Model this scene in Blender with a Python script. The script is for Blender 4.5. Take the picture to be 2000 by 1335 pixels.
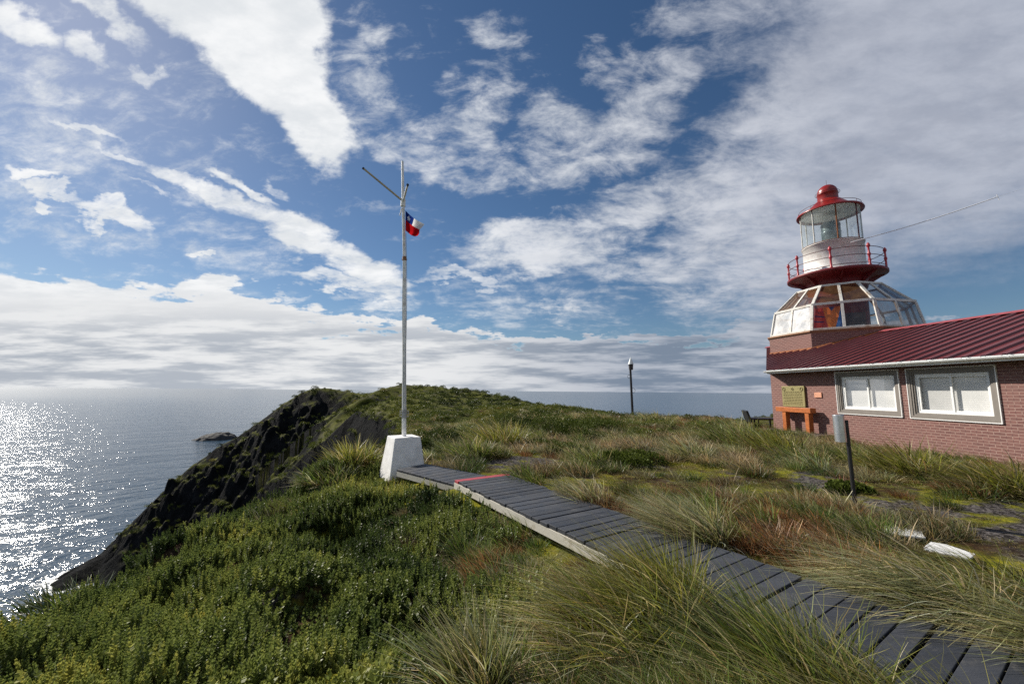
import bpy, bmesh, math, random
import numpy as np
from mathutils import Vector, Matrix

C = bpy.context.scene
for o in list(bpy.data.objects): bpy.data.objects.remove(o)
COL = C.collection
rng = np.random.default_rng(7)

# ------------------------------------------------------------------ camera
F = 778.0
PITCH, ROLL = math.radians(7.0), math.radians(.45)
camd = bpy.data.cameras.new('camera'); cam = bpy.data.objects.new('camera', camd); COL.objects.link(cam)
camd.sensor_width = 36; camd.lens = F / 2000 * 36
camd.clip_start = .05; camd.clip_end = 90000
CM = (Matrix.Rotation(math.pi/2 + PITCH, 3, 'X') @ Matrix.Rotation(ROLL, 3, 'Z'))
cam.matrix_world = CM.to_4x4()
C.camera = cam
RM = np.array(CM)

def ray(x, y): return RM @ np.array([(x-1000)/F, -(y-667.5)/F, -1.0])
def at(x, y, Y): d = ray(x, y); return d*(Y/d[1])
def onz(x, y, z): d = ray(x, y); return d*(z/d[2])
def atr(x, y, r): d = ray(x, y); return d*(r/math.hypot(d[0], d[1]))
def proj(p):
    c = np.asarray(p) @ RM
    return 1000 + F*c[..., 0]/-c[..., 2], 667.5 - F*c[..., 1]/-c[..., 2]

# ------------------------------------------------------------------ light and sky
SUN_AZ, SUN_EL = math.radians(-54), math.radians(35)
sd = bpy.data.lights.new('sun', 'SUN'); so = bpy.data.objects.new('sun', sd); COL.objects.link(so)
sd.energy = 5.0; sd.angle = math.radians(.5); sd.color = (1, .93, .82)
S = Vector((math.sin(SUN_AZ)*math.cos(SUN_EL), math.cos(SUN_AZ)*math.cos(SUN_EL), math.sin(SUN_EL)))
so.rotation_euler = S.to_track_quat('Z', 'Y').to_euler()
C.view_settings.view_transform = 'Standard'; C.view_settings.look = 'None'
C.view_settings.exposure = 0.35; C.view_settings.gamma = 1
C.cycles.use_denoising = False
C.cycles.caustics_reflective = False; C.cycles.caustics_refractive = False; C.cycles.blur_glossy = .5
C.cycles.max_bounces = 8; C.cycles.transparent_max_bounces = 24
C.cycles.sample_clamp_indirect = 3

W = bpy.data.worlds.new('World'); C.world = W; W.use_nodes = True
NT = W.node_tree; NT.nodes.clear()
def N(nt, t, **k):
    n = nt.nodes.new(t)
    for a, v in k.items():
        if a.startswith('i_'):
            key = a[2:]
            n.inputs[int(key) if key.isdigit() else key.replace('_', ' ')].default_value = v
        else: setattr(n, a, v)
    return n
def Mth(nt, op, a, b=None, clamp=False, c=None):
    n = nt.nodes.new('ShaderNodeMath'); n.operation = op; n.use_clamp = clamp
    for i, v in enumerate((a, b, c)):
        if v is None: continue
        if isinstance(v, (int, float)): n.inputs[i].default_value = v
        else: nt.links.new(v, n.inputs[i])
    return n.outputs[0]
def Vm(nt, op, a, b=None, out=0):
    n = nt.nodes.new('ShaderNodeVectorMath'); n.operation = op
    for i, v in enumerate((a, b)):
        if v is None: continue
        if isinstance(v, (tuple, list, Vector)): n.inputs[i].default_value = tuple(v)
        else: nt.links.new(v, n.inputs[i])
    return n.outputs['Value'] if op in ('LENGTH', 'DOT_PRODUCT') else n.outputs[0]
def MR(nt, v, a, b, c=0., d=1., mode='SMOOTHSTEP'):
    n = nt.nodes.new('ShaderNodeMapRange'); n.interpolation_type = mode
    nt.links.new(v, n.inputs[0])
    for i, x in enumerate((a, b, c, d)): n.inputs[i+1].default_value = x
    return n.outputs[0]
def MixC(nt, f, a, b, mode='MIX'):
    n = nt.nodes.new('ShaderNodeMix'); n.data_type = 'RGBA'; n.blend_type = mode
    for i, v in ((0, f), (6, a), (7, b)):
        if isinstance(v, (int, float)): n.inputs[i].default_value = v
        elif isinstance(v, (tuple, list)): n.inputs[i].default_value = tuple(v) + ((1,) if len(v) == 3 else ())
        else: nt.links.new(v, n.inputs[i])
    return n.outputs[2]

def build_world():
    nt = NT; L = nt.links.new
    tc = N(nt, 'ShaderNodeTexCoord'); D = tc.outputs['Generated']
    sky = N(nt, 'ShaderNodeTexSky', sky_type='NISHITA'); sky.sun_disc = False
    sky.sun_elevation = SUN_EL; sky.sun_rotation = SUN_AZ
    sky.air_density = 1.0; sky.dust_density = .25; sky.ozone_density = 3.5; sky.altitude = 60
    bg1 = N(nt, 'ShaderNodeBackground'); bg1.inputs[1].default_value = SKY_STR
    hs = N(nt, 'ShaderNodeHueSaturation'); hs.inputs['Saturation'].default_value = 1.12; hs.inputs['Value'].default_value = 1.0
    L(sky.outputs[0], hs.inputs['Color']); L(hs.outputs[0], bg1.inputs[0])
    # a fixed chart of the sky: direction split on a north-up, 7 degree inclined frame
    ex, ey, ez = (tuple(RM[:, i]) for i in range(3))
    dx = Vm(nt, 'DOT_PRODUCT', D, ex); dy = Vm(nt, 'DOT_PRODUCT', D, ey); dz = Mth(nt, 'MULTIPLY', Vm(nt, 'DOT_PRODUCT', D, ez), -1)
    dzc = Mth(nt, 'MAXIMUM', dz, .12)
    cx = N(nt, 'ShaderNodeCombineXYZ'); L(Mth(nt, 'DIVIDE', dx, dzc), cx.inputs[0]); L(Mth(nt, 'DIVIDE', dy, dzc), cx.inputs[1])
    P = cx.outputs[0]
    # cloud-deck coordinates (plane overhead) for noise that shrinks to the horizon
    sp = N(nt, 'ShaderNodeSeparateXYZ'); L(D, sp.inputs[0])
    zz = Mth(nt, 'ADD', Mth(nt, 'MAXIMUM', sp.outputs[2], 0.0), .13)
    cd = N(nt, 'ShaderNodeCombineXYZ'); L(Mth(nt, 'DIVIDE', sp.outputs[0], zz), cd.inputs[0]); L(Mth(nt, 'DIVIDE', sp.outputs[1], zz), cd.inputs[1])
    deck = cd.outputs[0]
    def noise(vec, sc, det, rough, loc=(0, 0, 0), rot=0, scl=(1, 1, 1), dist=0.):
        m = N(nt, 'ShaderNodeMapping'); L(vec, m.inputs[0]); m.inputs[1].default_value = loc; m.inputs[2].default_value = (0, 0, rot); m.inputs[3].default_value = scl
        n = N(nt, 'ShaderNodeTexNoise'); L(m.outputs[0], n.inputs['Vector']); n.inputs['Scale'].default_value = sc
        n.inputs['Detail'].default_value = det; n.inputs['Roughness'].default_value = rough; n.inputs['Distortion'].default_value = dist
        return n
    # warp the chart so blob outlines fray
    w1 = noise(deck, 2.2, 5, .6); w2 = noise(P, 9, 5, .62)
    wv = Vm(nt, 'SUBTRACT', w1.outputs['Color'], (.5, .5, .5)); s1 = N(nt, 'ShaderNodeVectorMath', operation='SCALE'); L(wv, s1.inputs[0]); s1.inputs[3].default_value = .22
    wv2 = Vm(nt, 'SUBTRACT', w2.outputs['Color'], (.5, .5, .5)); s2 = N(nt, 'ShaderNodeVectorMath', operation='SCALE'); L(wv2, s2.inputs[0]); s2.inputs[3].default_value = .10
    PW = Vm(nt, 'ADD', Vm(nt, 'ADD', P, s1.outputs[0]), s2.outputs[0])
    fl = N(nt, 'ShaderNodeVectorMath', operation='MULTIPLY'); L(PW, fl.inputs[0]); fl.inputs[1].default_value = (1, 1, 0); PW = fl.outputs[0]
    def blob(x, y, rx, ry, ang, w, inner=.35):
        m = N(nt, 'ShaderNodeMapping', vector_type='TEXTURE'); L(PW, m.inputs[0])
        m.inputs[1].default_value = ((x-1000)/F, (667.5-y)/F, 0); m.inputs[2].default_value = (0, 0, -math.radians(ang)); m.inputs[3].default_value = (rx/F, ry/F, 1)
        return MR(nt, Vm(nt, 'LENGTH', m.outputs[0]), 1.25, inner, 0, w)
    def field(lst):
        acc = None
        for b in lst:
            o = blob(*b); acc = o if acc is None else Mth(nt, 'MAXIMUM', acc, o)
        return acc
    thick = field([ (420, -30, 230, 130, 30, 1.25, .6), (520, 95, 165, 115, 50, 1.25, .6), (620, 215, 125, 78, 48, 1.15, .5), (520, 40, 120, 120, 0, 1.25, .6),
        (60, 45, 100, 34, 20, .8), (215, 35, 120, 30, 36, .85), (185, 90, 70, 28, 30, .72), (290, 135, 40, 18, 30, .6),
        (165, 233, 125, 11, 22, .72), (245, 300, 120, 14, 22, .7), (400, 365, 190, 30, 24, .85), (590, 450, 200, 48, 27, .92), (720, 525, 120, 45, 22, .85),
        (470, 345, 105, 20, 27, .85), (545, 345, 50, 18, 30, .62), (680, 555, 150, 26, 10, .8), (500, 420, 160, 30, 18, .66), (740, 590, 120, 18, 4, .55),
        (55, 343, 80, 17, 8, .85), (110, 375, 95, 14, 12, .8), (220, 420, 110, 19, 22, .85), (378, 492, 42, 8, 8, .8), (300, 385, 60, 10, 20, .6)])
    bank = field([(-50, 690, 480, 165, 3, 1.2, .7), (420, 700, 380, 128, 7, 1.15, .7), (820, 718, 340, 88, 5, 1.1, .65), (1250, 715, 400, 68, 0, .95, .6), (1700, 690, 400, 75, 0, .9, .5)])
    thin = field([(1800, 180, 480, 380, 0, 1.0, .5), (1560, 420, 330, 250, -30, .95, .4), (1260, 215, 220, 110, -38, .78, .2), (1060, 480, 210, 62, -8, .95, .3), (1230, 400, 190, 90, -25, .8, .2),
        (1310, 535, 300, 62, 5, .72, .2), (985, 65, 95, 60, 40, .46), (940, 225, 70, 120, 15, .56), (1110, 290, 130, 120, -40, .62), (790, 280, 150, 46, 12, .60), (715, 190, 60, 110, -20, .58), (900, 300, 200, 60, 20, .42),
        (890, 330, 80, 40, 40, .6), (900, 545, 110, 16, 8, .72), (1450, 70, 130, 60, -20, .55), (1180, 120, 110, 60, 30, .55), (870, 200, 50, 60, 0, .45), (730, 75, 30, 40, 40, .42), (1360, 30, 140, 60, 0, .5), (1080, 612, 60, 14, 0, .6), (120, 260, 420, 260, 10, .50, 0.), (380, 470, 300, 120, 10, .42, 0.), (1000, 600, 420, 60, 3, .45, .0), (560, 580, 60, 10, 0, .55)])
    gap = field([(1440, 140, 120, 75, -35, .62, 0.), (1500, 60, 150, 60, -20, .4, 0.), (1330, 250, 120, 60, -40, .25, 0.), (1140, 60, 100, 70, 10, .3, .0), (1150, 420, 120, 70, -30, .22, 0.)])
    thin = Mth(nt, 'SUBTRACT', thin, gap)
    n1 = noise(deck, 2.6, 9, .62, (3, 1, 0), .5, (1, 1.7, 1), .3).outputs[0]
    n2 = noise(deck, 7.5, 8, .62, (1, 5, 2), .5, (1, 1.5, 1), .2).outputs[0]
    nn = Mth(nt, 'ADD', Mth(nt, 'MULTIPLY', Mth(nt, 'SUBTRACT', n1, .5), 1.5), Mth(nt, 'MULTIPLY', Mth(nt, 'SUBTRACT', n2, .5), .9))
    n3 = noise(P, 7.0, 10, .66, (4, 2, 0), -.45, (1, 2.1, 1), .5).outputs[0]
    n4 = noise(P, 24., 6, .7, (2, 2, 0), -.45, (1, 1.7, 1), .4).outputs[0]
    nf = Mth(nt, 'ADD', Mth(nt, 'MULTIPLY', nn, .45), Mth(nt, 'ADD', Mth(nt, 'MULTIPLY', Mth(nt, 'SUBTRACT', n3, .5), 1.15), Mth(nt, 'MULTIPLY', Mth(nt, 'SUBTRACT', n4, .5), .34)))
    aT = MR(nt, Mth(nt, 'ADD', thick, Mth(nt, 'MULTIPLY', nf, 1.05)), .22, 1.0)
    aB = MR(nt, Mth(nt, 'ADD', bank, Mth(nt, 'MULTIPLY', nf, .42)), .34, .66)
    sxa = N(nt, 'ShaderNodeSeparateXYZ'); L(P, sxa.inputs[0])
    aV = Mth(nt, 'MULTIPLY', MR(nt, Mth(nt, 'ADD', thin, Mth(nt, 'MULTIPLY', nf, MR(nt, sxa.outputs[0], .3, 1.0, 1.7, .42))), .10, 1.20), .95)
    # unseen clouds behind the viewer, made dense and bright to fill shaded faces
    gen = Mth(nt, 'MULTIPLY', MR(nt, n1, .42, .62), MR(nt, dz, .25, -.1, .0, .95))
    aB = Mth(nt, 'MAXIMUM', aB, MR(nt, sp.outputs[2], .11, .05))
    a = Mth(nt, 'MAXIMUM', Mth(nt, 'MAXIMUM', aT, aB), Mth(nt, 'MAXIMUM', aV, gen))
    # cloud brightness
    sx = N(nt, 'ShaderNodeSeparateXYZ'); L(P, sx.inputs[0])
    side = MR(nt, sx.outputs[0], -.25, .85)
    shade = noise(deck, 4.5, 7, .6, (7, 2, 1), .5, (1, 1.6, 1)).outputs[0]
    sh = MR(nt, shade, .34, .66)
    lit = MixC(nt, side, (.92, .93, .94), (.50, .53, .61)); lit = MixC(nt, MR(nt, dz, .15, -.15), lit, (.80, .80, .80))
    dark = MixC(nt, side, (.74, .77, .80), (.40, .43, .51))
    cc = MixC(nt, sh, dark, lit)
    # denser parts of the thin veil toward white
    br = MR(nt, Mth(nt, 'ADD', thin, nn), .5, 1.3)
    cc = MixC(nt, Mth(nt, 'MULTIPLY', br, MR(nt, sx.outputs[0], 1.0, .2, 0, .6)), cc, (.72, .74, .79))
    # low bank: grey bellies in long flat streaks
    stv = noise(P, 3.0, 7, .62, (0, 0, 0), .05, (1.1, 9, 1)).outputs[0]
    bel = Mth(nt, 'MULTIPLY', MR(nt, stv, .40, .60), MR(nt, sx.outputs[1], .12, -.02, .1, .95))
    bankc = MixC(nt, bel, (.80, .81, .82), MixC(nt, side, (.42, .46, .52), (.17, .22, .30)))
    bankc = MixC(nt, MR(nt, sx.outputs[0], -.25, .35, 0, .85), bankc, MixC(nt, bel, (.40, .44, .52), (.17, .225, .31)))
    cc = MixC(nt, Mth(nt, 'MULTIPLY', aB, MR(nt, sx.outputs[1], .16, .08)), cc, bankc)
    bg2 = N(nt, 'ShaderNodeBackground'); L(cc, bg2.inputs[0]); bg2.inputs[1].default_value = .80
    mx = N(nt, 'ShaderNodeMixShader'); L(a, mx.inputs[0]); L(bg1.outputs[0], mx.inputs[1]); L(bg2.outputs[0], mx.inputs[2])
    out = N(nt, 'ShaderNodeOutputWorld'); L(mx.outputs[0], out.inputs[0])
SKY_STR = .056
build_world()
W.cycles.sampling_method = 'MANUAL'; W.cycles.sample_map_resolution = 1024

# ------------------------------------------------------------------ helpers
def tag(o, label=None, cat=None, group=None, kind=None):
    if label: o['label'] = label
    if cat: o['category'] = cat
    if group: o['group'] = group
    if kind: o['kind'] = kind
    return o
def empty(name, loc, label, cat, group=None):
    o = bpy.data.objects.new(name, None); COL.objects.link(o); o.location = loc; o.empty_display_size = .2
    return tag(o, label, cat, group)

class MB:
    """collects shapes in world coordinates -> one mesh object"""
    def __init__(s): s.v = []; s.f = []; s.smooth = []
    def add(s, vs, fs, smooth=False):
        b = len(s.v); s.v += [tuple(map(float, v)) for v in vs]; s.f += [tuple(b+i for i in f) for f in fs]; s.smooth += [smooth]*len(fs)
    def hexa(s, p):   # p: 8 points, bottom 4 ccw, top 4
        s.add(p, [(3, 2, 1, 0), (4, 5, 6, 7), (0, 1, 5, 4), (1, 2, 6, 5), (2, 3, 7, 6), (3, 0, 4, 7)])
    def box(s, c, ax, ay, az, hx, hy, hz):
        c = np.array(c, float); ax, ay, az = (np.array(a, float) for a in (ax, ay, az))
        s.hexa([c + ax*hx*i + ay*hy*j + az*hz*k for k in (-1, 1) for i, j in ((-1, -1), (1, -1), (1, 1), (-1, 1))])
    def tube(s, a, b, r0, r1=None, n=12, caps=True):
        r1 = r0 if r1 is None else r1
        a = np.array(a, float); b = np.array(b, float); d = (b-a)/np.linalg.norm(b-a)
        u = np.cross(d, (0, 0, 1)) if abs(d[2]) < .9 else np.cross(d, (1, 0, 0)); u /= np.linalg.norm(u); w = np.cross(d, u)
        vs = [p + (u*math.cos(2*math.pi*i/n) + w*math.sin(2*math.pi*i/n))*r for p, r in ((a, r0), (b, r1)) for i in range(n)]
        fs = [(i, i+n, (i+1) % n + n, (i+1) % n) for i in range(n)]
        s.add(vs, fs, True)
        if caps: s.add(vs, [tuple(range(n)), tuple(range(2*n-1, n-1, -1))])
    def path(s, pts, r, n=6):
        for a, b in zip(pts[:-1], pts[1:]): s.tube(a, b, r, n=n)
    def lathe(s, c, prof, n=48, smooth=True):
        """c centre xy, prof list of (radius, z)"""
        vs = [(c[0]+r*math.cos(2*math.pi*i/n), c[1]+r*math.sin(2*math.pi*i/n), z) for r, z in prof for i in range(n)]
        fs = [(k*n+i, k*n+(i+1) % n, (k+1)*n+(i+1) % n, (k+1)*n+i) for k in range(len(prof)-1) for i in range(n)]
        s.add(vs, fs, smooth)
    def torus(s, c, R, r, n=64, m=8, z=0, a0=0, a1=2*math.pi):
        vs = []; full = abs(a1-a0-2*math.pi) < 1e-6; nn = n if full else n+1
        for i in range(nn):
            t = a0+(a1-a0)*i/n
            for j in range(m):
                q = 2*math.pi*j/m; R2 = R+r*math.cos(q); vs.append((c[0]+R2*math.cos(t), c[1]+R2*math.sin(t), z+r*math.sin(q)))
        s.add(vs, [(i*m+j, ((i+1) % nn)*m+j, ((i+1) % nn)*m+(j+1) % m, i*m+(j+1) % m) for i in range(n) for j in range(m)], True)
    def build(s, name, m, parent=None, bevel=0):
        me = bpy.data.meshes.new(name); me.from_pydata(s.v, [], s.f); me.update()
        me.polygons.foreach_set('use_smooth', s.smooth)
        bm = bmesh.new(); bm.from_mesh(me); bmesh.ops.recalc_face_normals(bm, faces=bm.faces)
        uv = bm.loops.layers.uv.new('UVMap')
        for f in bm.faces:
            n = f.normal; t = Vector((0, 0, 1)).cross(n)
            t = Vector((1, 0, 0)) if t.length < .05 else t.normalized()
            b = n.cross(t)
            for l in f.loops: l[uv].uv = (l.vert.co.dot(t), l.vert.co.dot(b))
        bm.to_mesh(me); bm.free()
        o = bpy.data.objects.new(name, me); COL.objects.link(o)
        if m: me.materials.append(m)
        if bevel:
            md = o.modifiers.new('bevel', 'BEVEL'); md.width = bevel; md.segments = 2; md.limit_method = 'ANGLE'
        if parent:
            o.parent = parent; o.matrix_parent_inverse = Matrix.Identity(4)
            off = parent.location
            pp = parent.parent
            while pp: off = off + pp.location; pp = pp.parent
            me.transform(Matrix.Translation(-Vector(off)))
        return o

# ------------------------------------------------------------------ materials
def newmat(name):
    m = bpy.data.materials.new(name); m.use_nodes = True; m.node_tree.nodes.clear(); return m, m.node_tree
def simple(name, col, rough=.6, metal=0, var=.15, scale=6, bump=.15, bscale=40, dirt=None, dirt_amt=.5, dirt_scale=3, spec=.5, coords='Object'):
    m, nt = newmat(name); L = nt.links.new
    tc = N(nt, 'ShaderNodeTexCoord'); co = tc.outputs[coords]
    n = N(nt, 'ShaderNodeTexNoise', i_Scale=scale, i_Detail=6.); L(co, n.inputs['Vector'])
    k = MR(nt, n.outputs[0], .25, .75, 1-var, 1+var, 'LINEAR')
    v = N(nt, 'ShaderNodeVectorMath', operation='SCALE'); v.inputs[0].default_value = col; L(k, v.inputs[3])
    c = v.outputs[0]
    if dirt:
        n2 = N(nt, 'ShaderNodeTexNoise', i_Scale=dirt_scale, i_Detail=8., i_Roughness=.65); L(co, n2.inputs['Vector'])
        c = MixC(nt, MR(nt, n2.outputs[0], .5, .72, 0, dirt_amt), c, dirt)
    p = N(nt, 'ShaderNodeBsdfPrincipled', i_Roughness=rough, i_Metallic=metal); L(c, p.inputs['Base Color'])
    p.inputs['Specular IOR Level'].default_value = spec
    if bump:
        nb = N(nt, 'ShaderNodeTexNoise', i_Scale=bscale, i_Detail=5.); L(co, nb.inputs['Vector'])
        b = N(nt, 'ShaderNodeBump', i_Strength=bump, i_Distance=.01); L(nb.outputs[0], b.inputs['Height']); L(b.outputs[0], p.inputs['Normal'])
    out = N(nt, 'ShaderNodeOutputMaterial'); L(p.outputs[0], out.inputs[0])
    return m

def brick_mat():
    m, nt = newmat('brick'); L = nt.links.new
    uv = N(nt, 'ShaderNodeUVMap'); tc = N(nt, 'ShaderNodeTexCoord')
    b = N(nt, 'ShaderNodeTexBrick', offset=.5, squash=1.0); L(uv.outputs[0], b.inputs['Vector'])
    b.inputs['Scale'].default_value = 1; b.inputs['Mortar Size'].default_value = .0085; b.inputs['Mortar Smooth'].default_value = .3
    b.inputs['Brick Width'].default_value = .245; b.inputs['Row Height'].default_value = .082; b.inputs['Bias'].default_value = 0
    b.inputs['Color1'].default_value = (.195, .085, .072, 1); b.inputs['Color2'].default_value = (.135, .058, .051, 1); b.inputs['Mortar'].default_value = (.38, .26, .22, 1)
    n = N(nt, 'ShaderNodeTexNoise', i_Scale=1.3, i_Detail=8., i_Roughness=.65); L(tc.outputs['Object'], n.inputs['Vector'])
    c = MixC(nt, MR(nt, n.outputs[0], .35, .7, 0, .55), b.outputs['Color'], (.215, .112, .096))
    # vertical joints stay dark: the perpends were never pointed
    sp = N(nt, 'ShaderNodeSeparateXYZ'); L(uv.outputs[0], sp.inputs[0])
    row = Mth(nt, 'FLOOR', Mth(nt, 'DIVIDE', sp.outputs[1], .082))
    off = Mth(nt, 'MULTIPLY', Mth(nt, 'FLOORED_MODULO', row, 2.), .5)
    fx = Mth(nt, 'FRACT', Mth(nt, 'ADD', Mth(nt, 'DIVIDE', sp.outputs[0], .245), off))
    vj = Mth(nt, 'LESS_THAN', fx, .05)
    c = MixC(nt, Mth(nt, 'MULTIPLY', vj, .8), c, (.10, .045, .045))
    p = N(nt, 'ShaderNodeBsdfPrincipled', i_Roughness=.8); L(c, p.inputs['Base Color'])
    bp = N(nt, 'ShaderNodeBump', i_Strength=.5, i_Distance=.006); bp.invert = True; L(b.outputs['Fac'], bp.inputs['Height']); L(bp.outputs[0], p.inputs['Normal'])
    out = N(nt, 'ShaderNodeOutputMaterial'); L(p.outputs[0], out.inputs[0]); return m

def glass_mat(name, tint=(.9, .95, .95), dirt=.2, dcol=(.7, .7, .68), scale=3, gl=.12, tl=.5):
    m, nt = newmat(name); L = nt.links.new
    tc = N(nt, 'ShaderNodeTexCoord')
    n = N(nt, 'ShaderNodeTexNoise', i_Scale=scale, i_Detail=7., i_Roughness=.6); L(tc.outputs['Object'], n.inputs['Vector'])
    tr = N(nt, 'ShaderNodeBsdfTransparent'); tr.inputs[0].default_value = (*tint, 1)
    g = N(nt, 'ShaderNodeBsdfGlossy', i_Roughness=.0); g.inputs[0].default_value = (.9, .9, .9, 1)
    lw = N(nt, 'ShaderNodeLayerWeight', i_Blend=.35)
    m1 = N(nt, 'ShaderNodeMixShader'); L(MR(nt, lw.outputs['Fresnel'], 0, 1, gl, min(.9, gl+.28), 'LINEAR'), m1.inputs[0]); L(tr.outputs[0], m1.inputs[1]); L(g.outputs[0], m1.inputs[2])
    d = N(nt, 'ShaderNodeBsdfDiffuse'); d.inputs[0].default_value = (*dcol, 1); t2 = N(nt, 'ShaderNodeBsdfTranslucent'); t2.inputs[0].default_value = (*dcol, 1)
    m2 = N(nt, 'ShaderNodeMixShader', i_0=tl); L(d.outputs[0], m2.inputs[1]); L(t2.outputs[0], m2.inputs[2])
    m3 = N(nt, 'ShaderNodeMixShader'); L(MR(nt, n.outputs[0], .35, .7, dirt*.5, min(1, dirt*1.5), 'LINEAR'), m3.inputs[0]); L(m1.outputs[0], m3.inputs[1]); L(m2.outputs[0], m3.inputs[2])
    out = N(nt, 'ShaderNodeOutputMaterial'); L(m3.outputs[0], out.inputs[0]); return m

def leaf_mat(name, cols, trans=.35, gloss=.12, rough=.4, vcol=False):
    """leaf/blade: colour from the instancer's tone (0..1) over a ramp, optional vertex colour multiply"""
    m, nt = newmat(name); L = nt.links.new
    if vcol:
        a = N(nt, 'ShaderNodeAttribute', attribute_name='Col'); c = a.outputs['Color']
        t = N(nt, 'ShaderNodeAttribute', attribute_type='INSTANCER', attribute_name='tint')
        c = MixC(nt, Mth(nt, 'MULTIPLY', t.outputs['Alpha'], 1.0), c, MixC(nt, 1., c, t.outputs['Color'], 'MULTIPLY')) if vcol == 'tint' else c
    else:
        t = N(nt, 'ShaderNodeAttribute', attribute_type='INSTANCER', attribute_name='tone')
        v = N(nt, 'ShaderNodeAttribute', attribute_name='lv')
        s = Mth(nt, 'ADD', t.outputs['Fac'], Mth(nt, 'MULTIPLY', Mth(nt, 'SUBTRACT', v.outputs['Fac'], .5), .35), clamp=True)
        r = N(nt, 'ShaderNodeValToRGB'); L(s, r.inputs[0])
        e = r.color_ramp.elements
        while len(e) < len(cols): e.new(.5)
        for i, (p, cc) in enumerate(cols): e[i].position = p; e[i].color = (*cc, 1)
        c = r.outputs[0]
    d = N(nt, 'ShaderNodeBsdfDiffuse'); L(c, d.inputs[0])
    tl = N(nt, 'ShaderNodeBsdfTranslucent'); L(c, tl.inputs[0])
    g = N(nt, 'ShaderNodeBsdfGlossy', i_Roughness=rough); g.inputs[0].default_value = (1, 1, 1, 1)
    m1 = N(nt, 'ShaderNodeMixShader', i_0=trans); L(d.outputs[0], m1.inputs[1]); L(tl.outputs[0], m1.inputs[2])
    lw = N(nt, 'ShaderNodeLayerWeight', i_Blend=.3)
    m2 = N(nt, 'ShaderNodeMixShader'); L(MR(nt, lw.outputs['Fresnel'], 0, 1, gloss*.4, gloss*3, 'LINEAR'), m2.inputs[0]); L(m1.outputs[0], m2.inputs[1]); L(g.outputs[0], m2.inputs[2])
    out = N(nt, 'ShaderNodeOutputMaterial'); L(m2.outputs[0], out.inputs[0]); return m

M = {}
M['brick'] = brick_mat()
M['white_paint'] = simple('white_paint', (.78, .77, .74), .5, dirt=(.42, .30, .18), dirt_amt=.35, dirt_scale=2.5, bump=.1)
M['block_white'] = simple('block_white', (.84, .83, .81), .7, dirt=(.45, .38, .28), dirt_amt=.35, dirt_scale=2.2, bump=.3, bscale=25)
M['pvc'] = simple('pvc', (.8, .8, .79), .35, var=.05, bump=0)
M['surround'] = simple('surround', (.20, .178, .158), .6, var=.1)
M['red_paint'] = simple('red_paint', (.27, .016, .013), .32, dirt=(.12, .02, .012), dirt_amt=.5, dirt_scale=2.5, bump=.08)
M['deep_red'] = simple('deep_red', (.17, .012, .016), .5, dirt=(.05, .01, .01), dirt_amt=.6, dirt_scale=1.8, bump=.1)
M['rail_red'] = simple('rail_red', (.42, .035, .05), .4, bump=.05)
M['rail_dark'] = simple('rail_dark', (.10, .02, .025), .5, bump=.0)
M['roof_red'] = simple('roof_red', (.13, .025, .027), .38, var=.2, scale=1.5, dirt=(.10, .02, .02), dirt_amt=.5, dirt_scale=1.2, bump=0)
M['ridge_pink'] = simple('ridge_pink', (.30, .07, .08), .4, bump=0)
M['rust'] = simple('rust', (.22, .065, .014), .8, var=.4, scale=9, dirt=(.12, .03, .01), dirt_amt=.8, dirt_scale=6)
M['cornice'] = simple('cornice', (.30, .16, .085), .7, dirt=(.14, .05, .03), dirt_amt=.8, dirt_scale=4)
M['dome_frame'] = simple('dome_frame', (.62, .61, .57), .55, dirt=(.30, .17, .07), dirt_amt=.75, dirt_scale=3.5)
M['gutter'] = simple('gutter', (.72, .74, .74), .25, metal=.0, bump=0, spec=.8)
M['soffit'] = simple('soffit', (.10, .055, .045), .7)
M['timber'] = simple('timber', (.42, .12, .028), .45, var=.3, scale=14, dirt=(.2, .05, .012), dirt_amt=.6)
M['bronze'] = simple('bronze', (.27, .235, .10), .5, metal=.35, var=.15, scale=30, bump=.6, bscale=90)
M['bronze_dark'] = simple('bronze_dark', (.09, .07, .025), .5, metal=.4)
M['copper'] = simple('copper', (.62, .30, .19), .45, metal=.2, bump=.5, bscale=120)
M['black'] = simple('black', (.012, .012, .014), .45, bump=.1)
M['dark_wood'] = simple('dark_wood', (.010, .011, .014), .55)
M['steel'] = simple('steel', (.62, .63, .64), .32, metal=.85, var=.1, bump=.05)
M['concrete'] = simple('concrete', (.09, .062, .058), .85, dirt=(.05, .045, .035), dirt_amt=.6)
M['plate'] = simple('plate', (.72, .72, .71), .55, dirt=(.3, .28, .2), dirt_amt=.35, dirt_scale=7)
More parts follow.
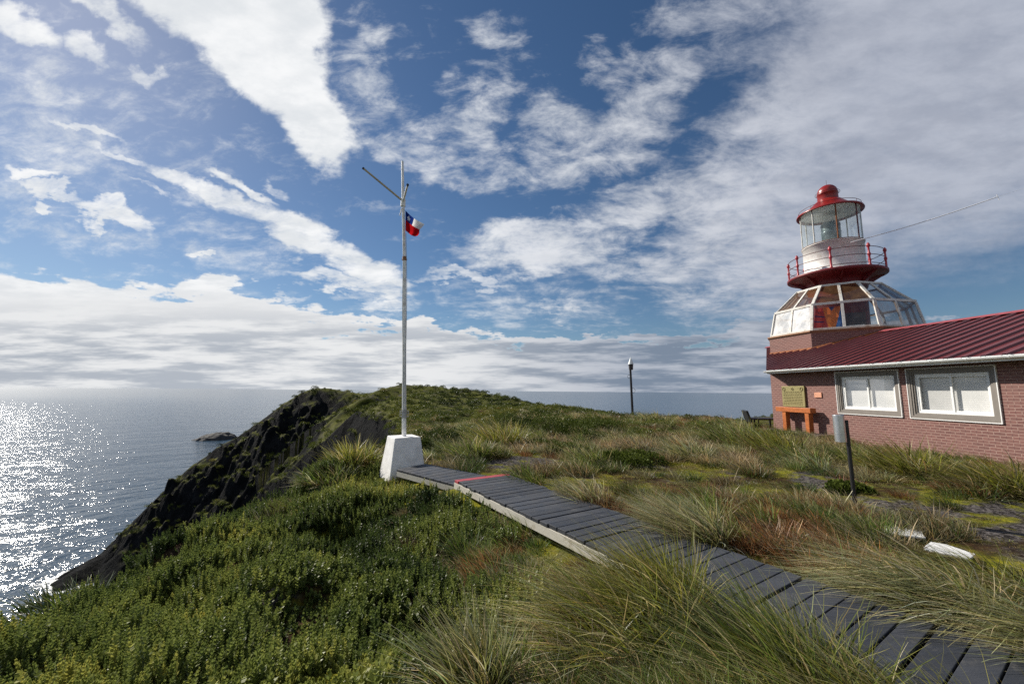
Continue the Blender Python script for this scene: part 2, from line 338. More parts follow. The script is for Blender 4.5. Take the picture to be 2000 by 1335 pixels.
def deck_mat():
    m, nt = newmat('deck'); L = nt.links.new
    tc = N(nt, 'ShaderNodeTexCoord'); co = tc.outputs['Object']; ge = N(nt, 'ShaderNodeNewGeometry')
    def ns(s, d=7, r=.65, rot=0, scl=(1, 1, 1)):
        mp = N(nt, 'ShaderNodeMapping'); L(co, mp.inputs[0]); mp.inputs[2].default_value = (0, 0, rot); mp.inputs[3].default_value = scl
        n = N(nt, 'ShaderNodeTexNoise', i_Scale=s, i_Detail=float(d), i_Roughness=r); L(mp.outputs[0], n.inputs['Vector']); return n.outputs[0]
    c = MixC(nt, ge.outputs['Random Per Island'], (.022, .026, .036), (.050, .055, .068))
    c = MixC(nt, MR(nt, ns(9, rot=math.radians(-31), scl=(.12, 1, 1)), .35, .7, 0, .5), c, (.014, .015, .018))
    c = MixC(nt, MR(nt, ns(3.4, 9, .7), .56, .70, 0, .55), c, (.12, .115, .105))
    c = MixC(nt, MR(nt, ns(38, 4, .7), .66, .74, 0, .7), c, (.24, .24, .24))
    c = MixC(nt, MR(nt, ns(5.5, 6, .7), .66, .74, 0, .5), c, (.07, .08, .018))
    p = N(nt, 'ShaderNodeBsdfPrincipled'); L(c, p.inputs['Base Color']); L(MR(nt, ns(4), .3, .7, .45, .8), p.inputs['Roughness'])
    b = N(nt, 'ShaderNodeBump', i_Strength=.7, i_Distance=.006); L(ns(70, 5, .7, math.radians(-31), (.25, 1, 1)), b.inputs['Height']); L(b.outputs[0], p.inputs['Normal'])
    out = N(nt, 'ShaderNodeOutputMaterial'); L(p.outputs[0], out.inputs[0]); return m
M['deck'] = deck_mat()
M['red_plank'] = simple('red_plank', (.36, .045, .06), .6, dirt=(.12, .04, .05), dirt_amt=.5, dirt_scale=8)
M['beam'] = simple('beam', (.55, .52, .45), .7, dirt=(.22, .18, .11), dirt_amt=.6, dirt_scale=6)
M['pole'] = simple('pole', (.88, .87, .83), .45, dirt=(.28, .20, .12), dirt_amt=.5, dirt_scale=4)
M['pole_gold'] = simple('pole_gold', (.42, .36, .24), .5)
M['bracket'] = simple('bracket', (.30, .13, .05), .6, metal=.3)
M['wire'] = simple('wire', (.97, .97, .97), .5, bump=0)
def blind_mat():
    m, nt = newmat('blind'); L = nt.links.new; uv = N(nt, 'ShaderNodeUVMap'); sp = N(nt, 'ShaderNodeSeparateXYZ'); L(uv.outputs[0], sp.inputs[0])
    f = Mth(nt, 'FRACT', Mth(nt, 'DIVIDE', sp.outputs[1], .05)); tc = N(nt, 'ShaderNodeTexCoord')
    n = N(nt, 'ShaderNodeTexNoise', i_Scale=1.6, i_Detail=5.); L(tc.outputs['Object'], n.inputs['Vector'])
    c = MixC(nt, MR(nt, f, .0, .22), (.50, .50, .49), (.80, .80, .78)); c = MixC(nt, MR(nt, n.outputs[0], .4, .65, 0, .35), c, (.55, .56, .55))
    p = N(nt, 'ShaderNodeBsdfDiffuse'); L(c, p.inputs[0]); b = N(nt, 'ShaderNodeBump', i_Strength=.6, i_Distance=.01); L(f, b.inputs['Height']); L(b.outputs[0], p.inputs['Normal'])
    out = N(nt, 'ShaderNodeOutputMaterial'); L(p.outputs[0], out.inputs[0]); return m
M['blind'] = blind_mat()
M['lens'] = simple('lens', (.14, .19, .20), .25, metal=.3, var=.3)
M['ceiling'] = simple('ceiling', (.80, .82, .81), .7)
M['glass'] = glass_mat('glass', (.98, .98, .98), dirt=.0, gl=.03)
M['lantern_glass'] = glass_mat('lantern_glass', (.95, .98, .98), dirt=.17, dcol=(.78, .82, .80), gl=.03)  # dirty film, made heavier and paler to brighten the dim lantern
M['dome_glass'] = glass_mat('dome_glass', (.80, .83, .84), dirt=.16, gl=.10)
M['frosted'] = glass_mat('frosted', (.85, .88, .88), dirt=.88, dcol=(.96, .96, .95), scale=2.2, gl=.03, tl=.12)
M['clear_glass'] = glass_mat('clear_glass', (.93, .95, .95), dirt=.06, gl=.02)
M['grey_glass'] = glass_mat('grey_glass', (.75, .77, .79), dirt=.34, dcol=(.30, .30, .30), gl=.10)
M['rusty_glass'] = glass_mat('rusty_glass', (.62, .50, .42), dirt=.35, dcol=(.34, .20, .10), scale=2.2)
M['rope'] = simple('rope', (.42, .42, .40), .8, bump=0)
M['cone_white'] = simple('cone_white', (.72, .76, .76), .3, bump=0)
M['dark_box'] = simple('dark_box', (.03, .022, .025), .6)
M['stem'] = simple('stem', (.05, .035, .02), .9)

# ------------------------------------------------------------------ noise in numpy
def _h(ix, iy, s):
    h = (ix*374761393 + iy*668265263 + s*974634777) & 0xFFFFFFFF
    h = ((h ^ (h >> 13))*1274126177) & 0xFFFFFFFF
    return ((h ^ (h >> 16)) & 0xFFFFFF)/float(0xFFFFFF)
def vnoise(x, y, s=0):
    xi = np.floor(x).astype(np.int64); yi = np.floor(y).astype(np.int64); fx = x-xi; fy = y-yi
    fx = fx*fx*fx*(fx*(fx*6-15)+10); fy = fy*fy*fy*(fy*(fy*6-15)+10)
    a = _h(xi, yi, s); b = _h(xi+1, yi, s); c = _h(xi, yi+1, s); d = _h(xi+1, yi+1, s)
    return (a+(b-a)*fx)*(1-fy) + (c+(d-c)*fx)*fy
def fbm(x, y, s=0, o=4, r=.5):
    t = 0; a = 1; n = 0
    for i in range(o):
        t = t + a*vnoise(x*2**i + 17.3*i, y*2**i - 9.1*i, s+i*7); n += a; a *= r
    return t/n
def ridged(x, y, s=0, o=4):
    t = 0; a = 1; n = 0
    for i in range(o):
        t = t + a*(1-np.abs(2*vnoise(x*2**i+3.3*i, y*2**i+5.7*i, s+i*5)-1)); n += a; a *= .5
    return t/n
def sstep(x, a, b): t = np.clip((x-a)/(b-a), 0, 1); return t*t*(3-2*t)

# ------------------------------------------------------------------ terrain height
SEA = -42.0
CAN = .24
crest = [(-60, 1240, 3.9), (0, 1212, 4.2), (150, 1135, 4.9), (300, 1080, 5.7), (480, 1012, 6.9), (540, 965, 8.2), (600, 938, 9.2), (660, 905, 10.4), (715, 897, 11.2)]
edge = []   # (x, y, z, k) walking round the plateau
for x_, y_, z_, k_ in ((-8.5, -14, -1.9, .8), (-7.0, -4, -2.2, .9), (-6.2, 1.2, -2.5, 1.0)): edge.append((x_, y_, z_, k_))
for p in crest: q = at(*p); edge.append((q[0], q[1], q[2]-CAN, 1.15))
for px, py, Y, k in ((748, 892, 12.6, 1.6), (782, 858, 19, 3.0), (788, 836, 28, 4.), (768, 815, 37, 4.5), (700, 801, 46, 5), (655, 836, 47.5, 5), (600, 884, 49, 5), (552, 934, 50, 5),
        (543, 929, 52, 1.6), (580, 893, 53.5, 1.2), (604, 862, 54.5, .8), (629, 838, 55, .8), (667, 803, 56, .6), (702, 779, 58, .5), (737, 765, 61, .4), (790, 753, 64, .3), (853, 752, 64, .3), (900, 759, 58, .3), (950, 770, 52, .3),
        (1000, 779, 46, .3), (1050, 788, 41, .35), (1100, 796, 36, .35), (1150, 803, 32, .4), (1240, 814, 28, .4), (1400, 815, 26, .4), (1500, 815, 27, .4), (1600, 812, 30, .4)):
    q = at(px, py, Y); edge.append((q[0], q[1], q[2]-.05, k))
for x_, y_, z_, k_ in ((34, 30, -1.8, .4), (40, 10, -1.8, .4), (40, -14, -1.8, .4)): edge.append((x_, y_, z_, k_))
edge = np.array(edge)

ctr = [(x, y, z) for x, y, z, k in edge[::1]]
for px, py, Y in ((0, 1335, 2.35), (300, 1335, 2.15), (300, 1200, 3.4), (500, 1150, 4.1), (640, 1040, 6.0), (700, 985, 7.6), (800, 1010, 6.4), (600, 1335, 2.1), (850, 1120, 4.4), (150, 1240, 3.3), (450, 1060, 5.6)):
    q = at(px, py, Y); ctr.append((q[0], q[1], q[2]-CAN))
for x, y in ((-1, 7.2), (.5, 5.4), (1.5, 4.2), (2.6, 3), (3.3, 2), (4, .8), (0, 9), (2, 8), (4, 6), (6, 8), (8, 11), (9, 5), (12, 10), (10, 14), (3, 12), (6, 15), (12, 17), (-1.5, 11), (0, 2.6), (0, 0), (3, -6), (-3, -6), (15, 0), (-3, 1.5), (13, 20)):
    ctr.append((x, y, -1.78 if not (x == 0 and y < 3) else -1.72))
for px, py, Y in ((900, 800, 38), (880, 777, 50), (960, 800, 34), (1020, 818, 25), (880, 840, 20), (840, 845, 24), (830, 800, 40), (830, 772, 52), (760, 790, 52), (720, 800, 57), (1100, 815, 24), (1300, 830, 20), (1450, 835, 19)):
    q = at(px, py, Y); ctr.append(tuple(q))
ctr = np.array(ctr)
def _tps(r2): return .5*r2*np.log(r2+1e-9)
nC = len(ctr); SC = 20.
cx_, cy_ = ctr[:, 0]/SC, ctr[:, 1]/SC
K = _tps((cx_[:, None]-cx_)**2 + (cy_[:, None]-cy_)**2) + np.eye(nC)*2e-4
A = np.zeros((nC+3, nC+3)); A[:nC, :nC] = K; A[:nC, nC] = 1; A[:nC, nC+1] = cx_; A[:nC, nC+2] = cy_; A[nC:, :nC] = A[:nC, nC:].T
wts = np.linalg.solve(A, np.concatenate([ctr[:, 2], np.zeros(3)]))
def plate(x, y):
    x = x/SC; y = y/SC; z = wts[nC] + wts[nC+1]*x + wts[nC+2]*y
    for i in range(nC): z = z + wts[i]*_tps((x-cx_[i])**2+(y-cy_[i])**2)
    return z
def edge_dist(x, y):
    best = np.full(x.shape, 1e9); ez = np.zeros(x.shape); ek = np.zeros(x.shape); inside = np.zeros(x.shape, bool)
    n = len(edge)
    for i in range(n):
        a = edge[i]; b = edge[(i+1) % n]; dx, dy = b[0]-a[0], b[1]-a[1]
        t = np.clip(((x-a[0])*dx+(y-a[1])*dy)/(dx*dx+dy*dy), 0, 1)
        d = np.hypot(x-a[0]-t*dx, y-a[1]-t*dy); m = d < best
        best = np.where(m, d, best); ez = np.where(m, a[2]+(b[2]-a[2])*t, ez); ek = np.where(m, a[3]+(b[3]-a[3])*t, ek)
        cr = ((a[1] > y) != (b[1] > y)) & (x < (b[0]-a[0])*(y-a[1])/(b[1]-a[1]+1e-12)+a[0]); inside ^= cr
    return best, ez, ek, inside
head = []
for px, py, z, k in ((128, 1135, -41.0, .7), (155, 1112, -40.0, .6), (200, 1084, -38.8, .6), (240, 1060, -37.2, .7), (256, 1042, -35.5, 1.0)): q = onz(px, py, z); head.append((*q, k))
r0 = math.hypot(head[-1][0], head[-1][1])
for px, py, f in ((275, 1008, 1.0), (300, 982, .995), (330, 953, .99), (385, 902, .97), (430, 870, .95), (500, 828, .92), (560, 784, .89), (590, 767, .87), (620, 758, .85), (660, 761, .82), (700, 767, .78), (745, 770, .72)):
    q = atr(px, py, r0*f); head.append((*q, 1.45))
head = np.array(head)
def headland(x, y):
    best = np.full(x.shape, -1e9); dd = np.full(x.shape, 1e9)
    for a, b in zip(head[:-1], head[1:]):
        dx, dy = b[0]-a[0], b[1]-a[1]
        t = np.clip(((x-a[0])*dx+(y-a[1])*dy)/(dx*dx+dy*dy), 0, 1)
        d = np.hypot(x-a[0]-t*dx, y-a[1]-t*dy)
        z = a[2]+(b[2]-a[2])*t - (a[3]+(b[3]-a[3])*t)*(np.sqrt(d*d+1)-1)
        m = z > best; best = np.where(m, z, best); dd = np.where(m, d, dd)
    return best, dd
# boardwalk geometry, needed to keep the ground below it
BZ = -1.6
bl0 = onz(888, 937, BZ); br0 = onz(985, 923, BZ); brA = onz(1310, 1045, BZ); brB = onz(1848, 1222, BZ); blA = onz(1095, 1043, BZ)
bdir = (brB-br0)[:2]; bdir = bdir/np.linalg.norm(bdir); bnor = np.array([bdir[1], -bdir[0]])
if bnor[0] < 0: bnor = -bnor
bw = float((br0-bl0)[:2] @ bnor)
def height(x, y, detail=True):
    x = np.asarray(x, float); y = np.asarray(y, float)
    d, ez, ek, ins = edge_dist(x, y)
    zi = plate(x, y)
    zo = ez - ek*(np.sqrt(d*d+.36)-.6)
    bl = sstep(d, 0, 1.5)
    z = np.where(ins, zi*bl + (.5*zi+.5*ez)*(1-bl), zo)
    hz, hd = headland(x, y)
    r = np.hypot(x, y)
    rock = np.where(ins, 0, sstep(d, .4, 1.6))*sstep(ek, .9, 1.4)
    hrock = sstep(hd, 2.5, 6)
    isH = hz > z
    rock = np.where(isH, hrock, rock)
    z = np.maximum(z, hz)
    if detail:
        far = sstep(r, 14, 50)
        z = z + (fbm(x/9, y/9, 3)-.5)*1.0*far*(1-rock) + (fbm(x/2.2, y/2.2, 9)-.5)*.5*sstep(r, 12, 30)
        z = z + rock*((ridged(x/9, y/9, 21, 3)-.55)*4.5 + (fbm(x/1.6, y/1.6, 33, 4)-.5)*3.4 + (fbm(x/4.5, y/4.5, 35, 3)-.5)*4.0 + (fbm((x-y)/6, z/1.6, 37, 4)-.5)*3.2)*sstep(r, 18, 60)*(.25+.75*sstep(z, SEA+1, SEA+12))
        # cushions of low shrub on the near slope
        left = sstep(-(x*.62 + (y-5.2)*.34) , -.3, 1.2)*sstep(r, 30, 14)
        z = z + left*((fbm(x/1.1, y/1.1, 41, 3)-.5)*1.0)
        z = z + (1-left)*(fbm(x/.8, y/.8, 51, 3)-.5)*.10*sstep(r, 40, 18)
    # keep the walk clear
    s = (x-bl0[0])*bdir[0] + (y-bl0[1])*bdir[1]; t = (x-bl0[0])*bnor[0] + (y-bl0[1])*bnor[1]
    on = sstep(-np.abs(t-bw/2), -bw/2-.35, -bw/2)*sstep(s, -2.6, -2.0)*sstep(-s, -12, -10)
    z = z*(1-on) + np.minimum(z, BZ-.11)*on
    return z, rock, isH, r
def hgt(x, y): return float(height(np.array([x]), np.array([y]))[0][0])
def ground_at(px, py):
    d = ray(px, py); r = np.concatenate([np.linspace(1, 30, 600), np.linspace(30, 180, 600)])/math.hypot(d[0], d[1])
    zz = height(d[0]*r, d[1]*r)[0]; i = np.argmax(d[2]*r < zz)
    return np.array([d[0]*r[i], d[1]*r[i], zz[i]])

# ------------------------------------------------------------------ ground mesh
az = np.radians(np.concatenate([np.arange(-180, -70, 1.5), np.arange(-70, 62, .13), np.arange(62, 180.1, 1.5)]))
rr = np.concatenate([np.geomspace(.35, 45, 330), np.linspace(45.3, 185, 470)])
AZ, RR = np.meshgrid(az, rr)
GX, GY = RR*np.sin(AZ), RR*np.cos(AZ)
GZ, GR, GH, _ = height(GX, GY)
def grid_obj(name, X, Y, Z, m, attrs=None):
    nr, nc = X.shape
    me = bpy.data.meshes.new(name)
    v = np.stack([X, Y, Z], -1).reshape(-1, 3)
    i = np.arange(nr*nc).reshape(nr, nc)
    f = np.stack([i[:-1, :-1], i[:-1, 1:], i[1:, 1:], i[1:, :-1]], -1).reshape(-1, 4)
    me.vertices.add(len(v)); me.vertices.foreach_set('co', v.astype(np.float32).ravel())
    me.loops.add(f.size); me.loops.foreach_set('vertex_index', f[:, ::-1].astype(np.int32).ravel())
    me.polygons.add(len(f)); me.polygons.foreach_set('loop_start', np.arange(0, f.size, 4, dtype=np.int32))
    me.polygons.foreach_set('use_smooth', np.ones(len(f), bool))
    for nme, a in (attrs or {}).items():
        at_ = me.attributes.new(nme, 'FLOAT', 'POINT'); at_.data.foreach_set('value', a.astype(np.float32).ravel())
    me.update(); me.validate()
    o = bpy.data.objects.new(name, me); COL.objects.link(o); me.materials.append(m); return o

def blobs_px(X, Y, Z, lst):
    """soft ground patches: (px, py, rx, ry) ellipses laid on the ground"""
    px, py = proj(np.stack([X, Y, Z], -1)); out = np.zeros(X.shape)
    front = Y > .3
    for x, y, rx, ry in lst: out = np.maximum(out, np.where(front, 1-np.hypot((px-x)/rx, (py-y)/ry), 0))
    return out
GRAVEL = [(1050, 905, 130, 22), (1880, 1000, 260, 26), (1990, 1035, 130, 26), (1720, 985, 120, 20), (1610, 935, 90, 25), (1180, 885, 120, 12)]
def patch(x, y, z, lst, amp=.9, sc=1.2, s=77): return sstep(blobs_px(x, y, z, lst) + (fbm(x*sc, y*sc, s, 4)-.5)*amp, .08, .3)
gravel = patch(GX, GY, GZ, GRAVEL)
# slope from finite differences -> where rock shows
dzr = np.gradient(GZ, axis=0)/np.maximum(np.gradient(RR, axis=0), 1e-6); dza = np.gradient(GZ, axis=1)/np.maximum(np.abs(np.gradient(AZ, axis=1))*RR, 1e-6)
slope = np.hypot(dzr, dza)
rockm = sstep(slope + (fbm(GX/6, GY/6, 5, 4)-.5)*1.1, .80, 1.25)*sstep(RR, 9, 16)
rockm = np.maximum(rockm, sstep(-GZ, 34, 39))

def ground_mat():
    m, nt = newmat('ground_soil'); L = nt.links.new
    tc = N(nt, 'ShaderNodeTexCoord'); co = tc.outputs['Object']
    def ns(s, d=6, r=.6): n = N(nt, 'ShaderNodeTexNoise', i_Scale=s, i_Detail=float(d), i_Roughness=r); L(co, n.inputs['Vector']); return n.outputs[0]
    moss = MixC(nt, MR(nt, ns(9.), .35, .65), (.11, .125, .010), (.24, .22, .018))
    peat = MixC(nt, MR(nt, ns(6.), .35, .65), (.028, .018, .012), (.065, .038, .018))
    c = MixC(nt, MR(nt, ns(.9, 7, .65), .44, .58), moss, peat)
    green = MixC(nt, MR(nt, ns(.55, 8, .7), .38, .62), (.022, .034, .006), (.070, .078, .014))
    dist = Vm(nt, 'LENGTH', co); c = MixC(nt, MR(nt, dist, 10, 22, 0, .75), c, green)
    g = N(nt, 'ShaderNodeAttribute', attribute_name='gravel')
    vo = N(nt, 'ShaderNodeTexVoronoi', i_Scale=26.); L(co, vo.inputs['Vector'])
    vs = N(nt, 'ShaderNodeSeparateColor'); L(vo.outputs['Color'], vs.inputs[0])
    gc = MixC(nt, MR(nt, vs.outputs[0], .2, 1.0, 0, 1, 'LINEAR'), (.022, .019, .018), (.15, .135, .13))
    gc = MixC(nt, MR(nt, ns(2.2, 7, .65), .5, .62, 0, .85), gc, moss)
    c = MixC(nt, g.outputs['Fac'], c, gc)
    rk = N(nt, 'ShaderNodeAttribute', attribute_name='rock')
    rc = MixC(nt, MR(nt, ns(.35, 9, .68), .4, .68), (.004, .005, .006), (.016, .0165, .018))
    rc = MixC(nt, MR(nt, ns(.8, 8, .7), .6, .72, 0, .6), rc, (.055, .055, .055))
    c = MixC(nt, rk.outputs['Fac'], c, rc)
    p = N(nt, 'ShaderNodeBsdfPrincipled', i_Roughness=.9); L(c, p.inputs['Base Color']); p.inputs['Specular IOR Level'].default_value = .05
    b1 = N(nt, 'ShaderNodeBump', i_Strength=.9, i_Distance=.03); L(ns(28., 6, .7), b1.inputs['Height'])
    b2 = N(nt, 'ShaderNodeBump', i_Distance=.9); L(MR(nt, rk.outputs['Fac'], 0, 1, 0, 1.0), b2.inputs['Strength']); L(ns(.9, 9, .7), b2.inputs['Height']); L(b1.outputs[0], b2.inputs['Normal'])
    L(b2.outputs[0], p.inputs['Normal'])
    out = N(nt, 'ShaderNodeOutputMaterial'); L(p.outputs[0], out.inputs[0]); return m
g = grid_obj('ground', GX, GY, GZ, ground_mat(), {'gravel': gravel, 'rock': rockm}); tag(g, kind='structure')

# ------------------------------------------------------------------ sea
def sea_mat():
    m, nt = newmat('sea_water'); L = nt.links.new
    tc = N(nt, 'ShaderNodeTexCoord'); co = tc.outputs['Object']
    def ns(s, d, rot, scl, r=.55):
        mp = N(nt, 'ShaderNodeMapping', vector_type='TEXTURE'); L(co, mp.inputs[0]); mp.inputs[2].default_value = (0, 0, math.radians(rot)); mp.inputs[3].default_value = scl
        n = N(nt, 'ShaderNodeTexNoise', i_Scale=s, i_Detail=float(d), i_Roughness=r); L(mp.outputs[0], n.inputs['Vector']); return n.outputs[0]
    h1 = ns(.06, 3, -48, (1, 2.6, 1)); h2 = ns(.34, 4, -38, (1, 2.4, 1), .55); h3 = ns(1.4, 3, -30, (1, 2.0, 1), .5)
    b = None
    for hh, st, di in ((h1, 1., 3.2), (h2, 1., .86), (h3, 1., .16)):
        bn = N(nt, 'ShaderNodeBump', i_Distance=di); L(hh, bn.inputs['Height']); L(MR(nt, Vm(nt, 'LENGTH', co), 150, 3500, st, st*.35), bn.inputs['Strength'])
        if b: L(b, bn.inputs['Normal'])
        b = bn.outputs[0]
    p = N(nt, 'ShaderNodeBsdfPrincipled', i_Roughness=.13); p.inputs['IOR'].default_value = 1.33
    fo = N(nt, 'ShaderNodeAttribute', attribute_name='foam')
    fn = ns(.8, 8, 0, (1, 1, 1), .7)
    f = MR(nt, Mth(nt, 'ADD', fo.outputs['Fac'], Mth(nt, 'MULTIPLY', Mth(nt, 'SUBTRACT', fn, .5), 1.6)), .45, .75)
    f = Mth(nt, 'MULTIPLY', f, MR(nt, fo.outputs['Fac'], 0.02, .2))
    L(MixC(nt, f, (.018, .045, .075), (.62, .64, .65)), p.inputs['Base Color']); dl = Vm(nt, 'LENGTH', co)
    ro = MR(nt, dl, 120, 3000, .11, .16, 'SMOOTHSTEP')
    L(Mth(nt, 'MAXIMUM', ro, Mth(nt, 'MULTIPLY', f, .8)), p.inputs['Roughness'])
    L(b, p.inputs['Normal'])
    out = N(nt, 'ShaderNodeOutputMaterial'); L(p.outputs[0], out.inputs[0]); return m
sa = np.radians(np.concatenate([np.arange(-180, -70, 3), np.arange(-70, 0, .35), np.arange(0, 181, 3)]))
sr = np.concatenate([[1.], np.linspace(40, 330, 260), np.geomspace(340, 70000, 60)])
SA, SR = np.meshgrid(sa, sr); SX, SY = SR*np.sin(SA), SR*np.cos(SA)
hs_, _, _, _ = height(SX, SY)
foam = .62*sstep(hs_, SEA-2.2, SEA-.2)*(SR < 400)
rock_c = onz(420, 857, SEA)
foam = np.maximum(foam, sstep(-np.hypot(SX-rock_c[0], (SY-rock_c[1])*1.0), -24, -10)*.5)
sea = grid_obj('sea', SX, SY, np.full(SX.shape, SEA), sea_mat(), {'foam': foam}); tag(sea, kind='structure')

# sea stack
def rock_obj():
    c = rock_c; n = 60; m = 40
    u, v = np.meshgrid(np.linspace(-1, 1, n), np.linspace(-1, 1, m))
    rdir = np.array([c[0], c[1]])/math.hypot(c[0], c[1]); tdir = np.array([rdir[1], -rdir[0]])
    X = c[0] + tdir[0]*u*18 + rdir[0]*v*14; Y = c[1] + tdir[1]*u*18 + rdir[1]*v*14
    prof = np.clip(1-np.abs(u-.25)**1.6*np.where(u < .25, .72, 1.6) - v*v, -.5, 1)
    Z = SEA - 1.5 + prof*7.0 + (ridged(X/6, Y/6, 3)-.5)*3.0
    return grid_obj('sea_rock', X, Y, Z, simple('sea_rock_stone', (.028, .028, .03), .9, var=.5, scale=.3, bump=1, bscale=1.2))
tag(rock_obj(), 'dark low rock islet standing alone in the sea left of the headland', 'rock')

# ------------------------------------------------------------------ house frame of reference
dW = ray(909, 757.5); w_ = np.array([dW[0], dW[1], 0]); w_ /= np.linalg.norm(w_); n_ = np.array([-w_[1], w_[0], 0.]); Z_ = np.array([0, 0, 1.])
p0 = onz(1900, 895, -1.765); U0 = float(n_ @ p0)
def H(s, o, z): return w_*s + n_*(U0+o) + Z_*z          # s along the wall away from the camera, o outward, z up
def onplane(x, y, o=0.):
    r = ray(x, y); t = (U0+o)/(n_ @ r); p = r*t; return float(p @ w_), float(p[2])
# tower octagon
TD = 28.0
Cc = np.array([12.80219399, 15.36567047])*TD/20
Rm_ = 2.2*TD/20
phi = math.atan2(n_[1], n_[0]) + math.radians(2.0)
def oct_pts(R, z, rot=0): return [np.array([Cc[0]+R*math.cos(phi+math.radians(22.5*k)), Cc[1]+R*math.sin(phi+math.radians(22.5*k)), z]) for k in (-1, 1, 3, 5, 7, 9, 11, 13)]
def z_at_pt(py_px, P):   # height where the sight line through pixel meets the vertical through P (by forward distance)
    r = ray(*py_px); return float(r[2]*math.hypot(P[0], P[1])/math.hypot(r[0], r[1]))
RB = Rm_*1.14; RT = Rm_*.62
zMid = z_at_pt((1587, 597), oct_pts(Rm_, 0)[1]); zCor = z_at_pt((1586, 645), oct_pts(RB, 0)[1]); zTop = z_at_pt((1599, 559), oct_pts(RT, 0)[1])
zA = lambda px, py: z_at_pt((px, py), Cc)
zJ1 = z_at_pt((1585, 682), oct_pts(RB, 0)[1])
f1 = oct_pts(RB*.985, 0)
dep1 = float(U0 - n_ @ (f1[0]+f1[1])/2)   # depth of facet 1 behind the house wall
GZ_ = .97; GO = .55                        # gutter height, overhang
TP = (zJ1-GZ_)/(dep1+GO)
def roofz(dep): return GZ_ + TP*(dep+GO)
def onroof(px, py):
    r = ray(px, py); c = U0+GO; t = (GZ_+TP*c)/(r[2]+TP*(n_ @ r)); p = r*t; return float(p @ w_), float(U0-n_ @ p), float(p[2])
rA = onroof(1838, 630); rB = onroof(2000, 612); RD = (rA[1]+rB[1])/2
print('TP', TP, 'dep1', dep1, 'ridge depth', rA, rB, 'zs', zCor, zMid, zTop, zJ1)
sL = onplane(1496, 718, GO)[0]; B_ = onroof(1497, 690); sB, dB = B_[0], B_[1]
print('roof end', sL, sB, dB)
sWall = 17.05; S0 = -2.0

house = empty('brick_house', tuple(H(8, -3, -1.9)), 'low red brick house with ribbed dark red metal roof and two white windows', 'building')
ZB_, ZT_ = -2.1, GZ_-.06
wins = [(11.50, 13.76, -.755, .80), (9.07, 11.28, -.765, .80)]
mb = MB()
def wallpiece(s0, s1, z0, z1): mb.hexa([H(s0, 0, z0), H(s1, 0, z0), H(s1, -.25, z0), H(s0, -.25, z0), H(s0, 0, z1), H(s1, 0, z1), H(s1, -.25, z1), H(s0, -.25, z1)])
IN = .04
wallpiece(S0, wins[1][0]+IN, ZB_, ZT_)
wallpiece(wins[1][0]+IN, wins[1][1]-IN, ZB_, wins[1][2]+IN); wallpiece(wins[1][0]+IN, wins[1][1]-IN, wins[1][3]-IN, ZT_)
wallpiece(wins[1][1]-IN, wins[0][0]+IN, ZB_, ZT_)
wallpiece(wins[0][0]+IN, wins[0][1]-IN, ZB_, wins[0][2]+IN); wallpiece(wins[0][0]+IN, wins[0][1]-IN, wins[0][3]-IN, ZT_)
wallpiece(wins[0][1]-IN, sWall, ZB_, ZT_)
# canted end wall
mb.hexa([H(sWall, 0, ZB_), H(sWall+4.2, -4.6, ZB_), H(sWall+4.0, -4.8, ZB_), H(sWall, -.25, ZB_), H(sWall, 0, ZT_), H(sWall+4.2, -4.6, roofz(4.4)-.1), H(sWall+4.0, -4.8, roofz(4.4)-.1), H(sWall, -.25, ZT_)])
mb.hexa([H(S0, 0, ZB_), H(S0, -2*RD, ZB_), H(S0-.25, -2*RD, ZB_), H(S0-.25, 0, ZB_), H(S0, 0, ZT_), H(S0, -2*RD, ZT_), H(S0-.25, -2*RD, ZT_), H(S0-.25, 0, ZT_)])
mb.build('wall', M['brick'], house)
# roof sheet with trapezoid ribs
mb = MB(); pitch = .42; rh = .06; s = S0-.3
def dmin(s):  # roof starts at the gutter, left end is cut on the splay
    if s <= sL: return -GO
    return -GO + (s-sL)*(dB+GO)/(sB-sL)
sEnd = sB + (RD-dB)*(sB-sL)/(dB+GO)
prof = []
while s < sEnd:
    for ds, h in ((0, 0), (.27, 0), (.295, rh), (.365, rh), (.39, 0)): prof.append((s+ds, h))
    s += pitch
top = [H(a, -dmin(a), roofz(dmin(a))+h) for a, h in prof if dmin(a) < RD]
k = len(top); bot = [H(a, -RD, roofz(RD)+h) for a, h in prof[:k]]
mb.add(top+bot, [(i, i+1, k+i+1, k+i) for i in range(k-1)])
# underside
mb.add([H(S0-.3, GO, GZ_-.03), H(sL, GO, GZ_-.03), H(sEnd, -RD, roofz(RD)-.03), H(S0-.3, -RD, roofz(RD)-.03)], [(0, 1, 2, 3)])
# far slope
mb.add([H(S0-.3, -RD, roofz(RD)-.01), H(sEnd, -RD, roofz(RD)-.01), H(sEnd, -2*RD, GZ_-.2), H(S0-.3, -2*RD, GZ_-.2)], [(0, 1, 2, 3)])
roof = mb.build('roof', M['roof_red'], house)
mb = MB()
mb.hexa([H(S0-.3, -RD+.16, roofz(RD-.16)+.065), H(sEnd, -RD+.16, roofz(RD-.16)+.065), H(sEnd, -RD-.16, roofz(RD-.16)+.065), H(S0-.3, -RD-.16, roofz(RD-.16)+.065),
         H(S0-.3, -RD+.02, roofz(RD)+.10), H(sEnd, -RD+.02, roofz(RD)+.10), H(sEnd, -RD-.02, roofz(RD)+.10), H(S0-.3, -RD-.02, roofz(RD)+.10)])
mb.build('ridge_cap', M['ridge_pink'], roof)
